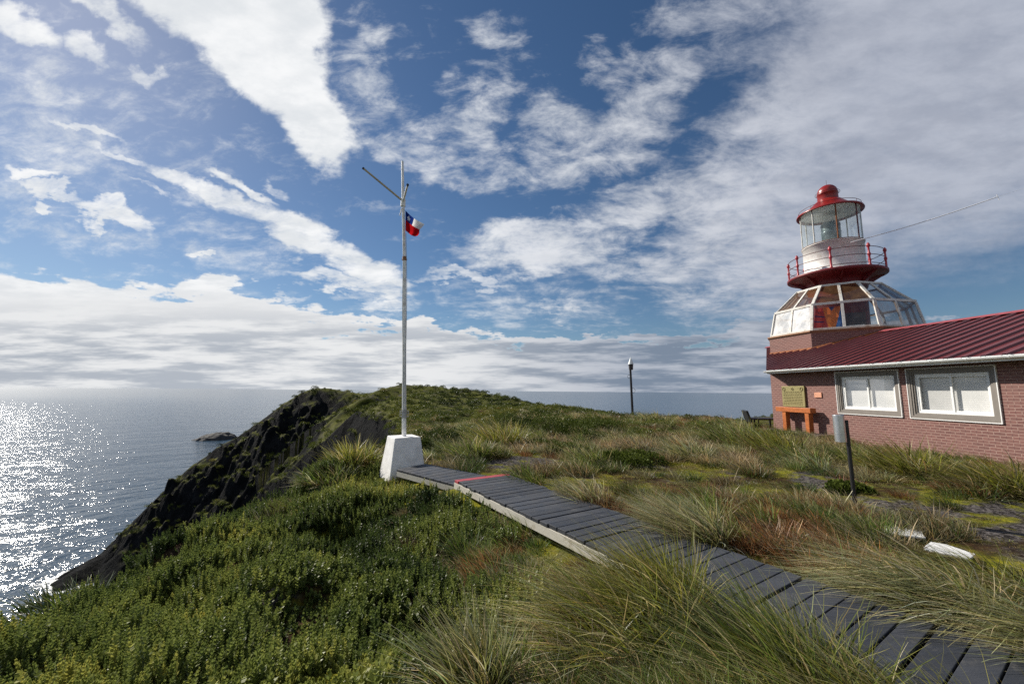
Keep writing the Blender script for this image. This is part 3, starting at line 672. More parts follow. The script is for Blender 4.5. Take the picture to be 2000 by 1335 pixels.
# soffit and fascia
mb = MB()
mb.hexa([H(S0-.2, GO-.03, GZ_-.12), H(sL-.05, GO-.03, GZ_-.12), H(sWall, -.02, GZ_-.12), H(S0-.2, -.02, GZ_-.12), H(S0-.2, GO-.03, GZ_-.09), H(sL-.05, GO-.03, GZ_-.09), H(sWall, -.02, GZ_-.09), H(S0-.2, -.02, GZ_-.09)])
mb.build('soffit', M['soffit'], house)
# gutter: half round trough with brackets
mb = MB(); a_ = [math.pi + math.pi*i/8 for i in range(9)]
def gp(s, r, zc): return [H(s, GO+.06+r*math.cos(t), zc+r*math.sin(t)) for t in a_]
outer0, outer1 = gp(S0-.3, .075, GZ_-.0), gp(sL+.02, .075, GZ_-.0); inner0, inner1 = gp(S0-.3, .066, GZ_), gp(sL+.02, .066, GZ_)
mb.add(outer0+outer1, [(i, i+1, 9+i+1, 9+i) for i in range(8)], True)
mb.add(inner0+inner1, [(i, i+1, 9+i+1, 9+i) for i in range(8)], True)
mb.add([outer0[0], outer1[0], inner1[0], inner0[0]], [(0, 1, 2, 3)]); mb.add([outer0[8], outer1[8], inner1[8], inner0[8]], [(0, 1, 2, 3)])
mb.add(outer1, [tuple(range(9))])
mb.box(H((S0+sL)/2, GO-.02, GZ_-.045), w_, n_, Z_, (sL-S0)/2, .012, .075)
gut = mb.build('gutter', M['gutter'], house)
s = 3.2
while s < sL:
    mb = MB(); pts = gp(s, .081, GZ_); pts2 = gp(s+.035, .081, GZ_)
    mb.add(pts+pts2, [(i, i+1, 9+i+1, 9+i) for i in range(8)]); mb.box(H(s+.017, GO+.03, GZ_+.02), w_, n_, Z_, .02, .06, .006)
    mb.build('bracket', M['gutter'], gut); s += .86
# windows
for (s0, s1, z0, z1), wl in zip(wins, ('window, the left one beside the small plaque', 'window, the larger right one')):
    mb = MB()
    def ring(sa, sb, za, zb, wd, o0, o1, bb=None):
        bb = bb or mb
        for (a, b, c, d) in ((sa, sb, za, za+wd), (sa, sb, zb-wd, zb), (sa, sa+wd, za+wd, zb-wd), (sb-wd, sb, za+wd, zb-wd)):
            bb.hexa([H(a, o1, c), H(b, o1, c), H(b, o0, c), H(a, o0, c), H(a, o1, d), H(b, o1, d), H(b, o0, d), H(a, o0, d)])
    ring(s0+.02, s1-.02, z0+.02, z1-.02, .075, -.03, .030); ring(s0+.095, s1-.095, z0+.095, z1-.095, .05, -.06, .012); ring(s0+.145, s1-.145, z0+.145, z1-.145, .04, -.12, -.015)
    surr = mb.build('window', M['surround'], house)
    b2 = MB(); ring(s0, s1, z0, z1, .022, -.01, .042, b2); b2.build('trim', M['pvc'], surr)
    b2 = MB(); e = .185; ring(s0+e, s1-e, z0+e, z1-e, .05, -.13, -.05, b2); b2.build('frame', M['pvc'], surr, .004)
    sm = (s0+s1)/2
    for (a, b, oo) in ((sm-.03, s1-e-.05, -.075), (s0+e+.05, sm+.03, -.095)):
        b2 = MB(); ring(a, b, z0+e+.05, z1-e-.05, .055, oo-.03, oo+.01, b2); sh_ = b2.build('sash', M['pvc'], surr, .003)
        b2 = MB(); b2.add([H(a+.05, oo-.012, z0+e+.1), H(b-.05, oo-.012, z0+e+.1), H(b-.05, oo-.012, z1-e-.1), H(a+.05, oo-.012, z1-e-.1)], [(0, 1, 2, 3)]); b2.build('pane', M['glass'], surr)
    b2 = MB()
    b2.hexa([H(s0+.15, -.19, z0+.15), H(s1-.15, -.19, z0+.15), H(s1-.15, -.20, z0+.15), H(s0+.15, -.20, z0+.15), H(s0+.15, -.19, z1-.15), H(s1-.15, -.19, z1-.15), H(s1-.15, -.20, z1-.15), H(s0+.15, -.20, z1-.15)])
    b2.build('blind', M['blind'], surr)
    surr['label'] = 'white sliding ' + wl

# ------------------------------------------------------------------ lighthouse
tower = empty('lighthouse', (Cc[0], Cc[1], -1.9), 'red and white lighthouse lantern on octagonal glasshouse and brick base', 'lighthouse')
mb = MB(); bo = oct_pts(RB*.985, -2.2); to = oct_pts(RB*.985, zCor-.12)
mb.add(bo+to, [(i, (i+1) % 8, 8+(i+1) % 8, 8+i) for i in range(8)]); mb.add(to, [tuple(range(8))])
mb.build('base_wall', M['brick'], tower)
mb = MB()
def octring(Ra, Rb_, z0, z1):
    A0, A1, B0, B1 = oct_pts(Ra, z0), oct_pts(Ra, z1), oct_pts(Rb_, z0), oct_pts(Rb_, z1)
    for i in range(8):
        j = (i+1) % 8; mb.add([A0[i], A0[j], B0[j], B0[i], A1[i], A1[j], B1[j], B1[i]], [(3, 2, 1, 0), (4, 5, 6, 7), (0, 1, 5, 4), (2, 3, 7, 6)])
octring(RB*.99, RB*.9, zCor-.14, zCor-.07); octring(RB*1.012, RB*.9, zCor-.068, zCor)
mb.build('cornice', M['cornice'], tower)
# rusty flashing where roof meets tower
mb = MB(); f_ = oct_pts(RB*.985, 0)
for i in (0, 1, 2):
    a, b = f_[i], f_[(i+1) % 8]
    q = []
    for p in (a, b):
        dd = U0 - n_ @ p; q.append(roofz(dd)+.02)
    if i == 2: continue
    dn = ((a+b)/2 - np.array([*Cc, 0])); dn[2] = 0; dn /= np.linalg.norm(dn); da = (b-a)/np.linalg.norm(b-a)
    a0 = a.copy(); b0 = b.copy(); a0[2] = q[0]; b0[2] = q[1]
    mb.hexa([a0-dn*.01-Z_*.05, b0-dn*.01-Z_*.05, b0+dn*.09-Z_*.05, a0+dn*.09-Z_*.05, a0-dn*.01+Z_*.07, b0-dn*.01+Z_*.07, b0+dn*.02+Z_*.07, a0+dn*.02+Z_*.07])
mb.build('flashing', M['rust'], tower)
# glasshouse frame and panes
mb = MB(); rows = [(RB*.955, zCor+.0), (Rm_, zMid), (RT, zTop)]
def bar(a, b, w, d, outd):
    a = np.array(a); b = np.array(b); ax = (b-a); L_ = np.linalg.norm(ax); ax /= L_
    o = outd - ax*(outd @ ax); o /= np.linalg.norm(o); sd_ = np.cross(ax, o); mb.box((a+b)/2, ax, sd_, o, L_/2, w/2, d/2)
cc3 = np.array([Cc[0], Cc[1], 0])
panes = []
for r in range(2):
    A_, B2 = oct_pts(*rows[r]), oct_pts(*rows[r+1])
    for i in range(8):
        j = (i+1) % 8; om = (A_[i]+A_[j])/2-cc3; om[2] = 0
        oi = A_[i]-cc3; oi[2] = 0
        bar(A_[i], B2[i], .13, .09, oi)
        am, bm_ = (A_[i]+A_[j])/2, (B2[i]+B2[j])/2
        bar(am, bm_, .115, .07, om)
        bar(A_[i]+Z_*.05, A_[j]+Z_*.05, .12, .08, om)
        if r == 1: bar(B2[i], B2[j], .10, .08, om)
        for (p, q, u, v) in ((A_[i], am, bm_, B2[i]), (am, A_[j], B2[j], bm_)): panes.append((r, i, p, q, u, v))
fr = mb.build('glasshouse_frame', M['dome_frame'], tower, .006)
for r, i, p, q, u, v in panes:
    mb = MB(); mb.add([p, q, u, v], [(0, 1, 2, 3)])
    mm = 'frosted' if (r == 0 and i == 0) else ('rusty_glass' if r == 1 and i in (0, 1) else ('clear_glass' if i == 1 else ('grey_glass' if i in (2, 3) else 'dome_glass')))
    o = mb.build('pane', M[mm], fr)
    if mm == 'frosted': o['label'] = 'frosted white pane in the sunlit side'
# inner lining
mb = MB(); mb.lathe(Cc, [(1.28, zCor-.3), (1.28, zTop)], 32)
mb.build('inner_column', M['deep_red'], tower)
# small sash lights inside the far side
# neck, gallery
rDrum = 1.36; rG = 2.20
zG = zA(1634.5, 541); zDr = zA(1628, 481.5); zRf = zA(1620, 417); zBc = zA(1615, 392); zBt = zA(1613, 362.5)
print('gallery', zG, 'drum top', zDr, 'roof rim', zRf, 'ball', zBc, zBt, 'top ring', zTop)
mb = MB(); mb.lathe(Cc, [(1.30, zTop-.05), (1.34, zTop+.02), (1.36, zG-.42), (1.42, zG-.34), (1.60, zG-.24), (rG-.08, zG-.10), (rG-.02, zG-.09)], 64)
nk = mb.build('neck', M['deep_red'], tower)
mb = MB(); mb.lathe(Cc, [(rG-.03, zG-.10), (rG, zG-.08), (rG, zG+.03), (rG-.03, zG+.05), (1.2, zG+.05)], 64)
gd = mb.build('gallery_deck', M['deep_red'], tower)
for k in range(8):   # cast brackets under the gallery
    t = k*math.pi/4+.25; d_ = np.array([math.cos(t), math.sin(t), 0]); sdv = np.array([-d_[1], d_[0], 0]); mb = MB()
    pa = cc3 + d_*1.36; pb = cc3+d_*(rG-.12)
    mb.add([p + sdv*s_ for s_ in (-.03, .03) for p in (pa+Z_*(zG-.62), pb+Z_*(zG-.13), pa+Z_*(zG-.2))], [(0, 1, 2), (3, 5, 4), (0, 3, 4, 1), (1, 4, 5, 2), (2, 5, 3, 0)])
    mb.build('support_bracket', M['deep_red'], gd)
rl = empty('railing', (0, 0, 0), None, None); rl.parent = tower
mb = MB(); rRl = rG-.1
for zz in (zG+.18, zG+.62, zG+1.04): mb.torus(Cc, rRl, .016, z=zz, m=6)
rails = mb.build('railing', M['rail_dark'], tower); bpy.data.objects.remove(rl)
base_az = math.atan2(-Cc[1], -Cc[0])
for k in range(8):
    t = base_az + math.radians(-3) + k*math.pi/4; p = cc3 + np.array([math.cos(t), math.sin(t), 0])*rRl
    mb = MB(); mb.lathe(p, [(.0, zG+.03), (.075, zG+.03), (.075, zG+.08), (.05, zG+.12), (.045, zG+.52), (.07, zG+.56), (.07, zG+.66), (.045, zG+.70), (.042, zG+.96), (.075, zG+1.0), (.082, zG+1.08), (.06, zG+1.14), (.03, zG+1.19), (0, zG+1.22)], 12)
    mb.build('railing_post', M['rail_red'], rails)
mb = MB(); mb.lathe(Cc, [(rDrum-.02, zG+.04), (rDrum+.05, zG+.05), (rDrum+.02, zG+.14), (rDrum, zG+.16), (rDrum, zDr-.05), (rDrum+.035, zDr-.04), (rDrum+.035, zDr+.02), (rDrum-.08, zDr+.03)], 64)
dr = mb.build('drum', M['white_paint'], tower)
mb = MB(); mb.torus(Cc, rDrum+.03, .018, z=zDr+.02, m=6); mb.build('rusty_sill', M['rust'], dr)
for k in (-1, 1, 0):
    t = base_az + .42*k - .12; mb = MB(); d_ = np.array([math.cos(t), math.sin(t), 0]); q = cc3+d_*(rDrum+.05)+Z_*(zG+.2)
    mb.box(q, d_, np.cross(Z_, d_), Z_, .07, .12, .03); mb.build('vent_cowl', M['white_paint'], dr, .01)
mb = MB(); mb.lathe(Cc, [(rDrum-.02, zDr+.02), (rDrum-.02, zRf+.02)], 64)
lg = mb.build('lantern_glass', M['lantern_glass'], tower)
for k in range(8):
    t = base_az + math.radians(12) + k*math.pi/4; p = cc3 + np.array([math.cos(t), math.sin(t), 0])*(rDrum-.01)
    mb = MB(); mb.tube(p+Z_*(zDr), p+Z_*(zRf+.02), .032, n=8); mb.build('mullion', M['rust' if k in (0,) else ('rail_dark' if k == 1 else 'dome_frame')], lg)
mb = MB(); rR = 1.52
mb.lathe(Cc, [(.0, zRf+.03), (rDrum, zRf+.02), (rDrum+.02, zRf-.02)], 64); mb.build('lantern_ceiling', M['ceiling'], tower)
mb = MB(); mb.lathe(Cc, [(rDrum-.02, zRf-.01), (rR, zRf-.07), (rR+.01, zRf-.03), (rR-.02, zRf+.04), (1.1, zRf+.19), (.62, zBc-.10), (.50, zBc-.04), (.485, zBc)], 64)
lr = mb.build('lantern_roof', M['red_paint'], tower)
rb = .47; zc_ = zBt-rb
mb = MB(); mb.lathe(Cc, [(.485, zBc-.05), (.475, zc_-.12), (.50, zc_-.10), (.50, zc_-.04), (.47, zc_)] + [(rb*math.cos(a), zc_+rb*math.sin(a)) for a in np.linspace(.05, math.pi/2, 14)], 40)
mb.build('vent_ball', M['red_paint'], lr)
mb = MB(); mb.torus(Cc, rR-.12, .012, z=zRf+.24, m=6)
for k in range(8):
    t = k*math.pi/4+.3; p = cc3 + np.array([math.cos(t), math.sin(t), 0])*(rR-.12); mb.tube(p+Z_*(zRf+.05), p+Z_*(zRf+.24), .01, n=6)
mb.torus(Cc, rb+.09, .011, z=zc_-.03, m=6)
mb.build('roof_rail', M['rail_dark'], lr)
mb = MB(); mb.tube(cc3+Z_*(zBt-.02), cc3+Z_*(zBt+.32), .008, n=6); mb.build('lightning_rod', M['rail_dark'], lr)
mb = MB(); mb.lathe(Cc, [(.0, zDr-.1), (.36, zDr-.1), (.36, zDr+.32), (.44, zDr+.36), (.45, zDr+.78), (.47, zDr+.82), (.44, zDr+.85), (.45, zDr+1.28), (.38, zDr+1.38), (.0, zDr+1.42)], 32)
mb.build('lamp_lens', M['lens'], tower)
mb = MB(); mb.lathe(Cc, [(0, zDr-.02), (rDrum-.05, zDr-.02), (rDrum-.05, zDr-.06)], 48); mb.build('bounce_disc', M['white_paint'], tower)  # white disc added to bounce light up onto the lantern ceiling
# banner hanging inside the glasshouse
A_ = oct_pts(RB*.9, zCor+.08); B2 = oct_pts(Rm_*.88, zMid-.08)
def banner():
    m, nt = newmat('banner_cloth'); L = nt.links.new
    uv = N(nt, 'ShaderNodeUVMap'); sp = N(nt, 'ShaderNodeSeparateXYZ'); L(uv.outputs[0], sp.inputs[0]); u, v = sp.outputs[0], sp.outputs[1]
    V = Mth(nt, 'ABSOLUTE', Mth(nt, 'SUBTRACT', u, Mth(nt, 'ADD', .62, 0)))
    isO = Mth(nt, 'LESS_THAN', Mth(nt, 'SUBTRACT', V, Mth(nt, 'MULTIPLY', v, .25)), .10)
    right = Mth(nt, 'GREATER_THAN', u, .62)
    c = MixC(nt, right, (.65, .045, .03), (.02, .19, .62))
    str_ = Mth(nt, 'LESS_THAN', Mth(nt, 'ABSOLUTE', Mth(nt, 'SUBTRACT', Mth(nt, 'FRACT', Mth(nt, 'MULTIPLY', Mth(nt, 'ADD', v, Mth(nt, 'MULTIPLY', u, .2)), 4.)), .5)), .12)
    c = MixC(nt, Mth(nt, 'MULTIPLY', str_, Mth(nt, 'MULTIPLY', Mth(nt, 'LESS_THAN', u, .36), Mth(nt, 'LESS_THAN', Mth(nt, 'ABSOLUTE', Mth(nt, 'SUBTRACT', v, .55)), .25))), c, (.03, .02, .12))
    c = MixC(nt, isO, c, (.95, .24, .015))
    tri = Mth(nt, 'LESS_THAN', Mth(nt, 'ADD', V, Mth(nt, 'MULTIPLY', Mth(nt, 'SUBTRACT', 1., v), .6)), .12)
    c = MixC(nt, tri, c, (.02, .05, .30))
    p = N(nt, 'ShaderNodeBsdfPrincipled', i_Roughness=.7); L(c, p.inputs['Base Color'])
    tl = N(nt, 'ShaderNodeBsdfTranslucent'); L(c, tl.inputs[0]); mx = N(nt, 'ShaderNodeMixShader', i_0=.45); L(p.outputs[0], mx.inputs[1]); L(tl.outputs[0], mx.inputs[2])
    out = N(nt, 'ShaderNodeOutputMaterial'); L(mx.outputs[0], out.inputs[0])
    me = bpy.data.meshes.new('banner'); n = 16; vs = []; uvs = []
    a, b = A_[1], A_[2]; c_, d_ = B2[1], B2[2]; inw = cc3-(a+b)/2; inw[2] = 0; inw /= np.linalg.norm(inw)
    for j in range(n+1):
        for i in range(n+1):
            uu, vv = i/n, j/n; p_ = (a+(b-a)*(uu*.5))*(1-vv) + (c_+(d_-c_)*(uu*.5+.0))*vv
            p_ = p_ + inw*(.03*math.sin(uu*19)+.05); vs.append(tuple(p_)); uvs.append((uu, vv))
    fs = [(j*(n+1)+i, j*(n+1)+i+1, (j+1)*(n+1)+i+1, (j+1)*(n+1)+i) for j in range(n) for i in range(n)]
    me.from_pydata(vs, [], fs); ul = me.uv_layers.new(name='UVMap')
    for l in me.loops: ul.data[l.index].uv = uvs[l.vertex_index]
    me.polygons.foreach_set('use_smooth', [True]*len(fs))
    me.materials.append(m); o = bpy.data.objects.new('banner', me); COL.objects.link(o)
    tag(o, 'red orange and blue banner hanging inside the lighthouse glasshouse', 'banner')
banner()
# cabinet behind the second pane
q = cc3 + ((A_[1]+3*A_[2])/4-cc3)*np.array([.8, .8, 0]); dn = (A_[1]+A_[2])/2-cc3; dn[2] = 0; dn /= np.linalg.norm(dn)
mb = MB(); mb.box(q+Z_*(zCor+.42), np.cross(Z_, dn), dn, Z_, .38, .18, .42); cb = mb.build('cabinet', M['dark_box'], None, .01); tag(cb, 'dark cabinet standing inside the glasshouse right of the banner', 'cabinet')
mb = MB(); mb.box(q+Z_*(zCor+.12)+dn*.2, np.cross(Z_, dn), dn, Z_, .3, .012, .1); mb.build('panel', M['white_paint'], cb)

# aerial wire from the gallery railing
wa = cc3 + Z_*(zG+1.0) + (-cc3*1.0/np.linalg.norm(cc3))*rRl; wa = at(1662, 473, wa[1])
wb = at(1949, 384, wa[1]-2); wc = at(2120, 330, wa[1]-3.2)
mb = MB(); mb.path([wa + (wb-wa)*t + Z_*(-.10*math.sin(math.pi*t)) for t in np.linspace(0, 1, 14)], .022)
mb.path([wb + (wc-wb)*t for t in (0, .5, 1)], .004); mb.tube(wb+Z_*.10+n_*.05, wb-Z_*.16-n_*.05, .012, n=6)
tag(mb.build('aerial_wire', M['wire']), 'thin white wire stretched from the gallery railing to the right', 'wire')

# ------------------------------------------------------------------ things on and by the house wall
def wallrect(tl, br, o): s0, z1 = onplane(*tl, o); s1, z0 = onplane(*br, o); return s1, s0, z0, z1
s0, s1, z0, z1 = wallrect((1527, 754), (1574, 795), .06)
pq = empty('wall_plaque', tuple(H(s0, .05, z0)), 'large greenish bronze plaque on brick wall above timber stand', 'plaque')
mb = MB(); mb.box(H((s0+s1)/2, .05, (z0+z1)/2), w_, n_, Z_, (s1-s0)/2, .03, (z1-z0)/2); mb.build('plate', M['bronze'], pq, .008)
mb = MB()
for i, zz in enumerate(np.linspace(z1-.24, z0+.1, 9)):   # raised lines of worn lettering
    random.seed(i); a = s0+.12; 
    while a < s1-.12:
        l = random.uniform(.04, .13); mb.box(H(a+l/2, .083, zz), w_, n_, Z_, l/2, .003, .011); a += l+.035
mb.build('lettering', M['bronze_dark'], pq)
for sc, sz in ((s0+.13, .07), (s1-.13, .07), ((s0+s1)/2, .045)):
    mb = MB()
    for t in np.linspace(0, 2*math.pi, 9)[:-1]: mb.tube(H(sc+sz*math.cos(t), .085, z1-.13+sz*math.sin(t)), H(sc+sz*math.cos(t+.785), .085, z1-.13+sz*math.sin(t+.785)), .012, n=6)
    mb.build('emblem', M['bronze_dark'], pq)
s0, s1, z0, z1 = wallrect((1590, 766), (1605, 776), .03)
mb = MB(); mb.box(H((s0+s1)/2, .02, (z0+z1)/2), w_, n_, Z_, (s1-s0)/2, .018, (z1-z0)/2); pq2 = mb.build('small_plaque', M['copper'], None, .004); tag(pq2, 'small copper coloured plaque on brick wall left of the windows', 'plaque')
# timber stand
ss = [onplane(1518, 800, .35)[0], onplane(1586, 803, .35)[0]]; zt = onplane(1550, 795, .35)[1]; zb = onplane(1575, 846, .35)[1]
st = empty('timber_stand', tuple(H(sum(ss)/2, .35, zb)), 'orange brown timber frame with two posts against brick wall', 'timber stand')
mb = MB(); mb.box(H(sum(ss)/2, .30, zt-.10), w_, n_, Z_, abs(ss[0]-ss[1])/2, .13, .10); mb.build('top_beam', M['timber'], st, .012)
for s in (min(ss)+.22, max(ss)-.42):
    mb = MB(); mb.box(H(s, .30, (zt-.2+zb-.15)/2), w_, n_, Z_, .095, .10, (zt-.2-zb+.15)/2); mb.build('post', M['timber'], st, .01)
# concrete step at the wall foot
mb = MB(); zs = zb+.02
mb.hexa([H(min(ss)-.5, .02, zs-.6), H(max(ss)+.6, .02, zs-.6), H(max(ss)+.6, .62, zs-.6), H(min(ss)-.5, .62, zs-.6), H(min(ss)-.5, .02, zs), H(max(ss)+.6, .02, zs), H(max(ss)+.6, .62, zs), H(min(ss)-.5, .62, zs)])
tag(mb.build('concrete_step', M['concrete'], None, .015), 'dark stained concrete step under the timber stand', 'step')
# bench beyond the corner
bq = ground_at(1480, 838); Yb = 19.5
bp = [at(1452, 800, Yb), at(1464, 822, Yb), at(1476, 815, Yb), at(1512, 814, Yb)]
bh = empty('bench', tuple(at(1480, 835, Yb)), 'black wooden bench beside the corner of the brick house', 'bench')
sea_dir = np.array([.35, 1, 0]); sea_dir /= np.linalg.norm(sea_dir); rx = np.array([1, -.05, 0.])
a = at(1454, 801, Yb); b = at(1463, 823, Yb); ax = (b-a)/np.linalg.norm(b-a)
mb = MB(); mb.box((a+b)/2, ax, sea_dir, np.cross(ax, sea_dir), np.linalg.norm(b-a)/2, .55, .045); mb.build('backrest', M['dark_wood'], bh, .01)
sc_ = at(1486, 817, Yb); mb = MB(); mb.box(sc_, rx/np.linalg.norm(rx), sea_dir, Z_, .62, .55, .04); mb.build('seat', M['dark_wood'], bh, .01)
for px in (1463, 1477, 1508):
    for dd in (-.4, .4):
        t = at(px, 818, Yb)+sea_dir*dd; mb = MB(); mb.box(t-Z_*.35, rx, sea_dir, Z_, .035, .035, .38); mb.build('leg', M['dark_wood'], bh)

# litter bin on a leaning post
pb_ = onz(1672, 1000, -1.80); ptop = at(1652, 820, pb_[1])
bn = empty('litter_bin', tuple(pb_), 'stainless steel litter bin hung on a black post', 'litter bin')
mb = MB(); mb.tube(pb_-Z_*.15, ptop, .028, n=16); mb.build('post', M['black'], bn)
bc = at(1639, 838, pb_[1]-.02); up = (ptop-pb_)/np.linalg.norm(ptop-pb_); wbin = .074
t0_, t1_ = at(1637, 811, pb_[1]-.02), at(1642.5, 862, pb_[1]-.02)
mb = MB(); mb.tube(t1_, t0_, wbin, n=32); mb.build('canister', M['steel'], bn)
mb = MB(); mb.tube(t0_, t0_+(t0_-t1_)/np.linalg.norm(t0_-t1_)*.012, wbin*1.03, wbin*.9, n=32); mb.build('rim', M['steel'], bn); mb = MB(); mb.tube(t1_+(t0_-t1_)*.3, t1_+(t0_-t1_)*.33, wbin*1.012, n=32); mb.build('rim', M['steel'], bn)
mb = MB(); mm = (t0_+t1_)/2; pm = pb_+(ptop-pb_)*.82
for f in (.25, .75): mb = MB(); qq = t1_+(t0_-t1_)*f; mb.box((qq+pm)/2+Z_*(f-.5)*.2, (1, 0, 0), (0, 1, 0), Z_, .07, .02, .02); mb.build('hinge', M['black'], bn)

# post with white conical cap
lp = at(1236, 815, 27); lt = at(1231, 716, 27)
lm = empty('lamp_post', tuple(lp), 'slim black post with a white cone cap on the ridge', 'post')
mb = MB(); mb.tube(lp-Z_*.3, lt, .085, .07, n=12); mb.build('post', M['black'], lm)
mb = MB(); b0 = at(1232.5, 722, 27); b1 = at(1232, 711, 27); mb.tube(b0, b1, .13, .16, n=16); mb.build('lamp_box', M['dark_box'], lm)
mb = MB(); mb.tube(b1, at(1231.5, 697, 27), .19, .01, n=24); mb.build('cone_cap', M['cone_white'], lm)
for (cx, cy, rr_) in ((1228.5, 735, .09), (1237, 762, .12)):
    mb = MB(); ce = at(cx, cy, 27); mb.path([ce+np.array([rr_*math.cos(t), 0, rr_*1.3*math.sin(t)]) for t in np.linspace(0, 2*math.pi, 14)], .012); mb.build('cable', M['black'], lm)

# plates on the ground
def slab(name, pts, z, th, label, m='plate'):
    P_ = [onz(x, y, z) for x, y in pts]; mb = MB(); n = len(P_)
    mb.add([p for p in P_]+[p-Z_*th for p in P_], [tuple(range(n)), tuple(range(2*n-1, n-1, -1))]+[(i, (i+1) % n, n+(i+1) % n, n+i) for i in range(n)])
    tag(mb.build(name, M[m], None, .004), label, 'slab')
slab('ground_slab', [(1726, 1025), (1784, 1031), (1800, 1037), (1808, 1049), (1737, 1041)], -1.735, .02, 'clean white slab lying flat on bright green moss')
slab('ground_slab', [(1818, 1057), (1848, 1062), (1905, 1081), (1895, 1090), (1800, 1070)], -1.735, .02, 'white slab half covered by tussock grass in front of the clean one')
slab('ground_slab', [(1597, 901), (1624, 905), (1627, 909), (1600, 906)], -1.72, .04, 'tiny grey slab in grass below the timber stand', 'concrete')

# ------------------------------------------------------------------ boardwalk
wk = empty('boardwalk', (bl0[0], bl0[1], BZ), 'dark plank boardwalk with white edge beam leading to flagpole', 'boardwalk')
nb3 = np.array([bnor[0], bnor[1], 0]); bd3 = np.array([bdir[0], bdir[1], 0])
O3 = np.array([bl0[0], bl0[1], BZ])
slant = -.02    # planks run slightly askew
mb = MB(); s = .16; i = 0
while s < 9.5:
    random.seed(900+i); wdt = .152; j1, j2 = random.uniform(-.015, .015), random.uniform(-.015, .015); zo = random.uniform(-.004, .004); tl_ = random.uniform(-.005, .005)
    gapx = .018 if i % 5 == 4 else 0
    def c4(t, ss, z): return O3 + nb3*t + bd3*(ss + slant*(t/bw)) + Z_*z
    mb.hexa([c4(j1, s, -.04), c4(bw+j2, s, -.04), c4(bw+j2, s+wdt-gapx, -.04), c4(j1, s+wdt-gapx, -.04), c4(j1, s, zo+tl_), c4(bw+j2, s, zo), c4(bw+j2, s+wdt-gapx, zo), c4(j1, s+wdt-gapx, zo+tl_)])
    s += .164; i += 1
deck = mb.build('deck', M['deck'], wk, .004)
mb = MB(); mb.hexa([c4(0, .0, -.04), c4(bw, .0, -.04), c4(bw, .15, -.04), c4(0, .15, -.04), c4(0, .0, .003), c4(bw, .0, .003), c4(bw, .15, .003), c4(0, .15, .003)])
mb.build('end_plank', M['red_plank'], wk, .004)['label'] = 'pink red painted plank'
for t in (.02, bw-.04):
    mb = MB(); mb.hexa([c4(t-.03, .0, -.145), c4(t+.02, .0, -.145), c4(t+.02, 9.5, -.145), c4(t-.03, 9.5, -.145), c4(t-.03, .0, -.043), c4(t+.02, .0, -.043), c4(t+.02, 9.5, -.043), c4(t-.03, 9.5, -.043)])
    mb.build('edge_beam', M['beam'], wk)
# lower section to the flagpole
LZ = BZ-.09
q0, q1 = onz(889, 946, LZ), onz(972, 932, LZ); q2, q3 = onz(831, 905, LZ), onz(775, 916, LZ)
mb = MB(); nP = 9
for i in range(nP):
    f0, f1_ = i/nP, (i+.93)/nP
    a, b, c, d = q3+(q0-q3)*f0, q3+(q0-q3)*f1_, q2+(q1-q2)*f1_, q2+(q1-q2)*f0
    mb.hexa([a-Z_*.04, b-Z_*.04, c-Z_*.04, d-Z_*.04, a, b, c, d])
mb.build('lower_deck', M['deck'], wk, .004)
mb = MB(); e0 = q3-Z_*.043; e1 = q0-Z_*.043; pn = nb3*.05; mb.hexa([e0-Z_*.1, e1-Z_*.1, e1+pn-Z_*.1, e0+pn-Z_*.1, e0, e1, e1+pn, e0+pn]); mb.build('edge_beam', M['beam'], wk)

# ------------------------------------------------------------------ flagpole
def fp_y(): return onz(790, 915, -1.78)[1]
bA = onz(765, 919, -1.78); bB = onz(829, 906, -1.78)
wF = float(np.linalg.norm((bB-bA)[:2]))*.89; fdir = np.array([math.sin(math.radians(57)), math.cos(math.radians(57)), 0]); fin = np.array([-fdir[1], fdir[0], 0])
if fin @ np.array([0, 1, 0]) < 0: fin = -fin
zt_ = at(815, 851, bB[1])[2]
fc = (bA+bB)/2 + fin*wF/2
mb = MB(); rt = .34; rb_ = wF/2
basep = [fc + fdir*rb_*i + fin*rb_*j for i, j in ((-1, -1), (1, -1), (1, 1), (-1, 1))]
wt = .5*wF*.70
topp = [fc + fdir*wt*i + fin*wt*j for i, j in ((-1, -1), (1, -1), (1, 1), (-1, 1))]
for p in basep: p[2] = -2.1
for p in topp: p[2] = zt_
fpo = empty('flagpole', tuple(fc), 'tall white flagpole with two spars on a tapered white block', 'flagpole')
mb.hexa(basep+topp); blk = mb.build('base_block', M['block_white'], fpo, .015)
Yf = fc[1]
P0 = at(789.5, 850, Yf); P0[2] = zt_; P1 = at(790, 505, Yf); P2 = at(787.5, 400, Yf); P3 = at(786, 315, Yf)
mb = MB(); mb.tube(P0-Z_*.1, P1, .052, .044, n=20); pl = mb.build('pole', M['pole'], fpo)
mb = MB(); mb.tube(P1, P2, .04, .037, n=20); mb.tube(P2, P3, .04, .03, n=20); mb.build('upper_pole', M['pole'], fpo)
mb = MB(); mb.tube(P1-Z_*.05, P1+Z_*.05, .056, n=20); mb.tube(P1-Z_*.02+np.array([-.07, 0, 0]), P1-Z_*.02+np.array([.07, 0, 0]), .014, n=8); mb.build('joint_collar', M['bracket'], fpo)
J = at(787.5, 393, Yf); 
mb = MB(); mb.tube(J, at(711, 330, Yf-.4), .026, .024, n=14); sp1 = mb.build('spar', M['pole_gold'], fpo)
mb = MB(); e_ = at(711, 330, Yf-.4); dd = (e_-J)/np.linalg.norm(e_-J); mb.tube(e_, e_+dd*.04, .03, n=14); mb.build('end_cap', M['black'], sp1)
e2 = at(796, 362, Yf-1.1)
mb = MB(); mb.tube(J, e2, .026, .024, n=14); sp2 = mb.build('spar', M['pole'], fpo)
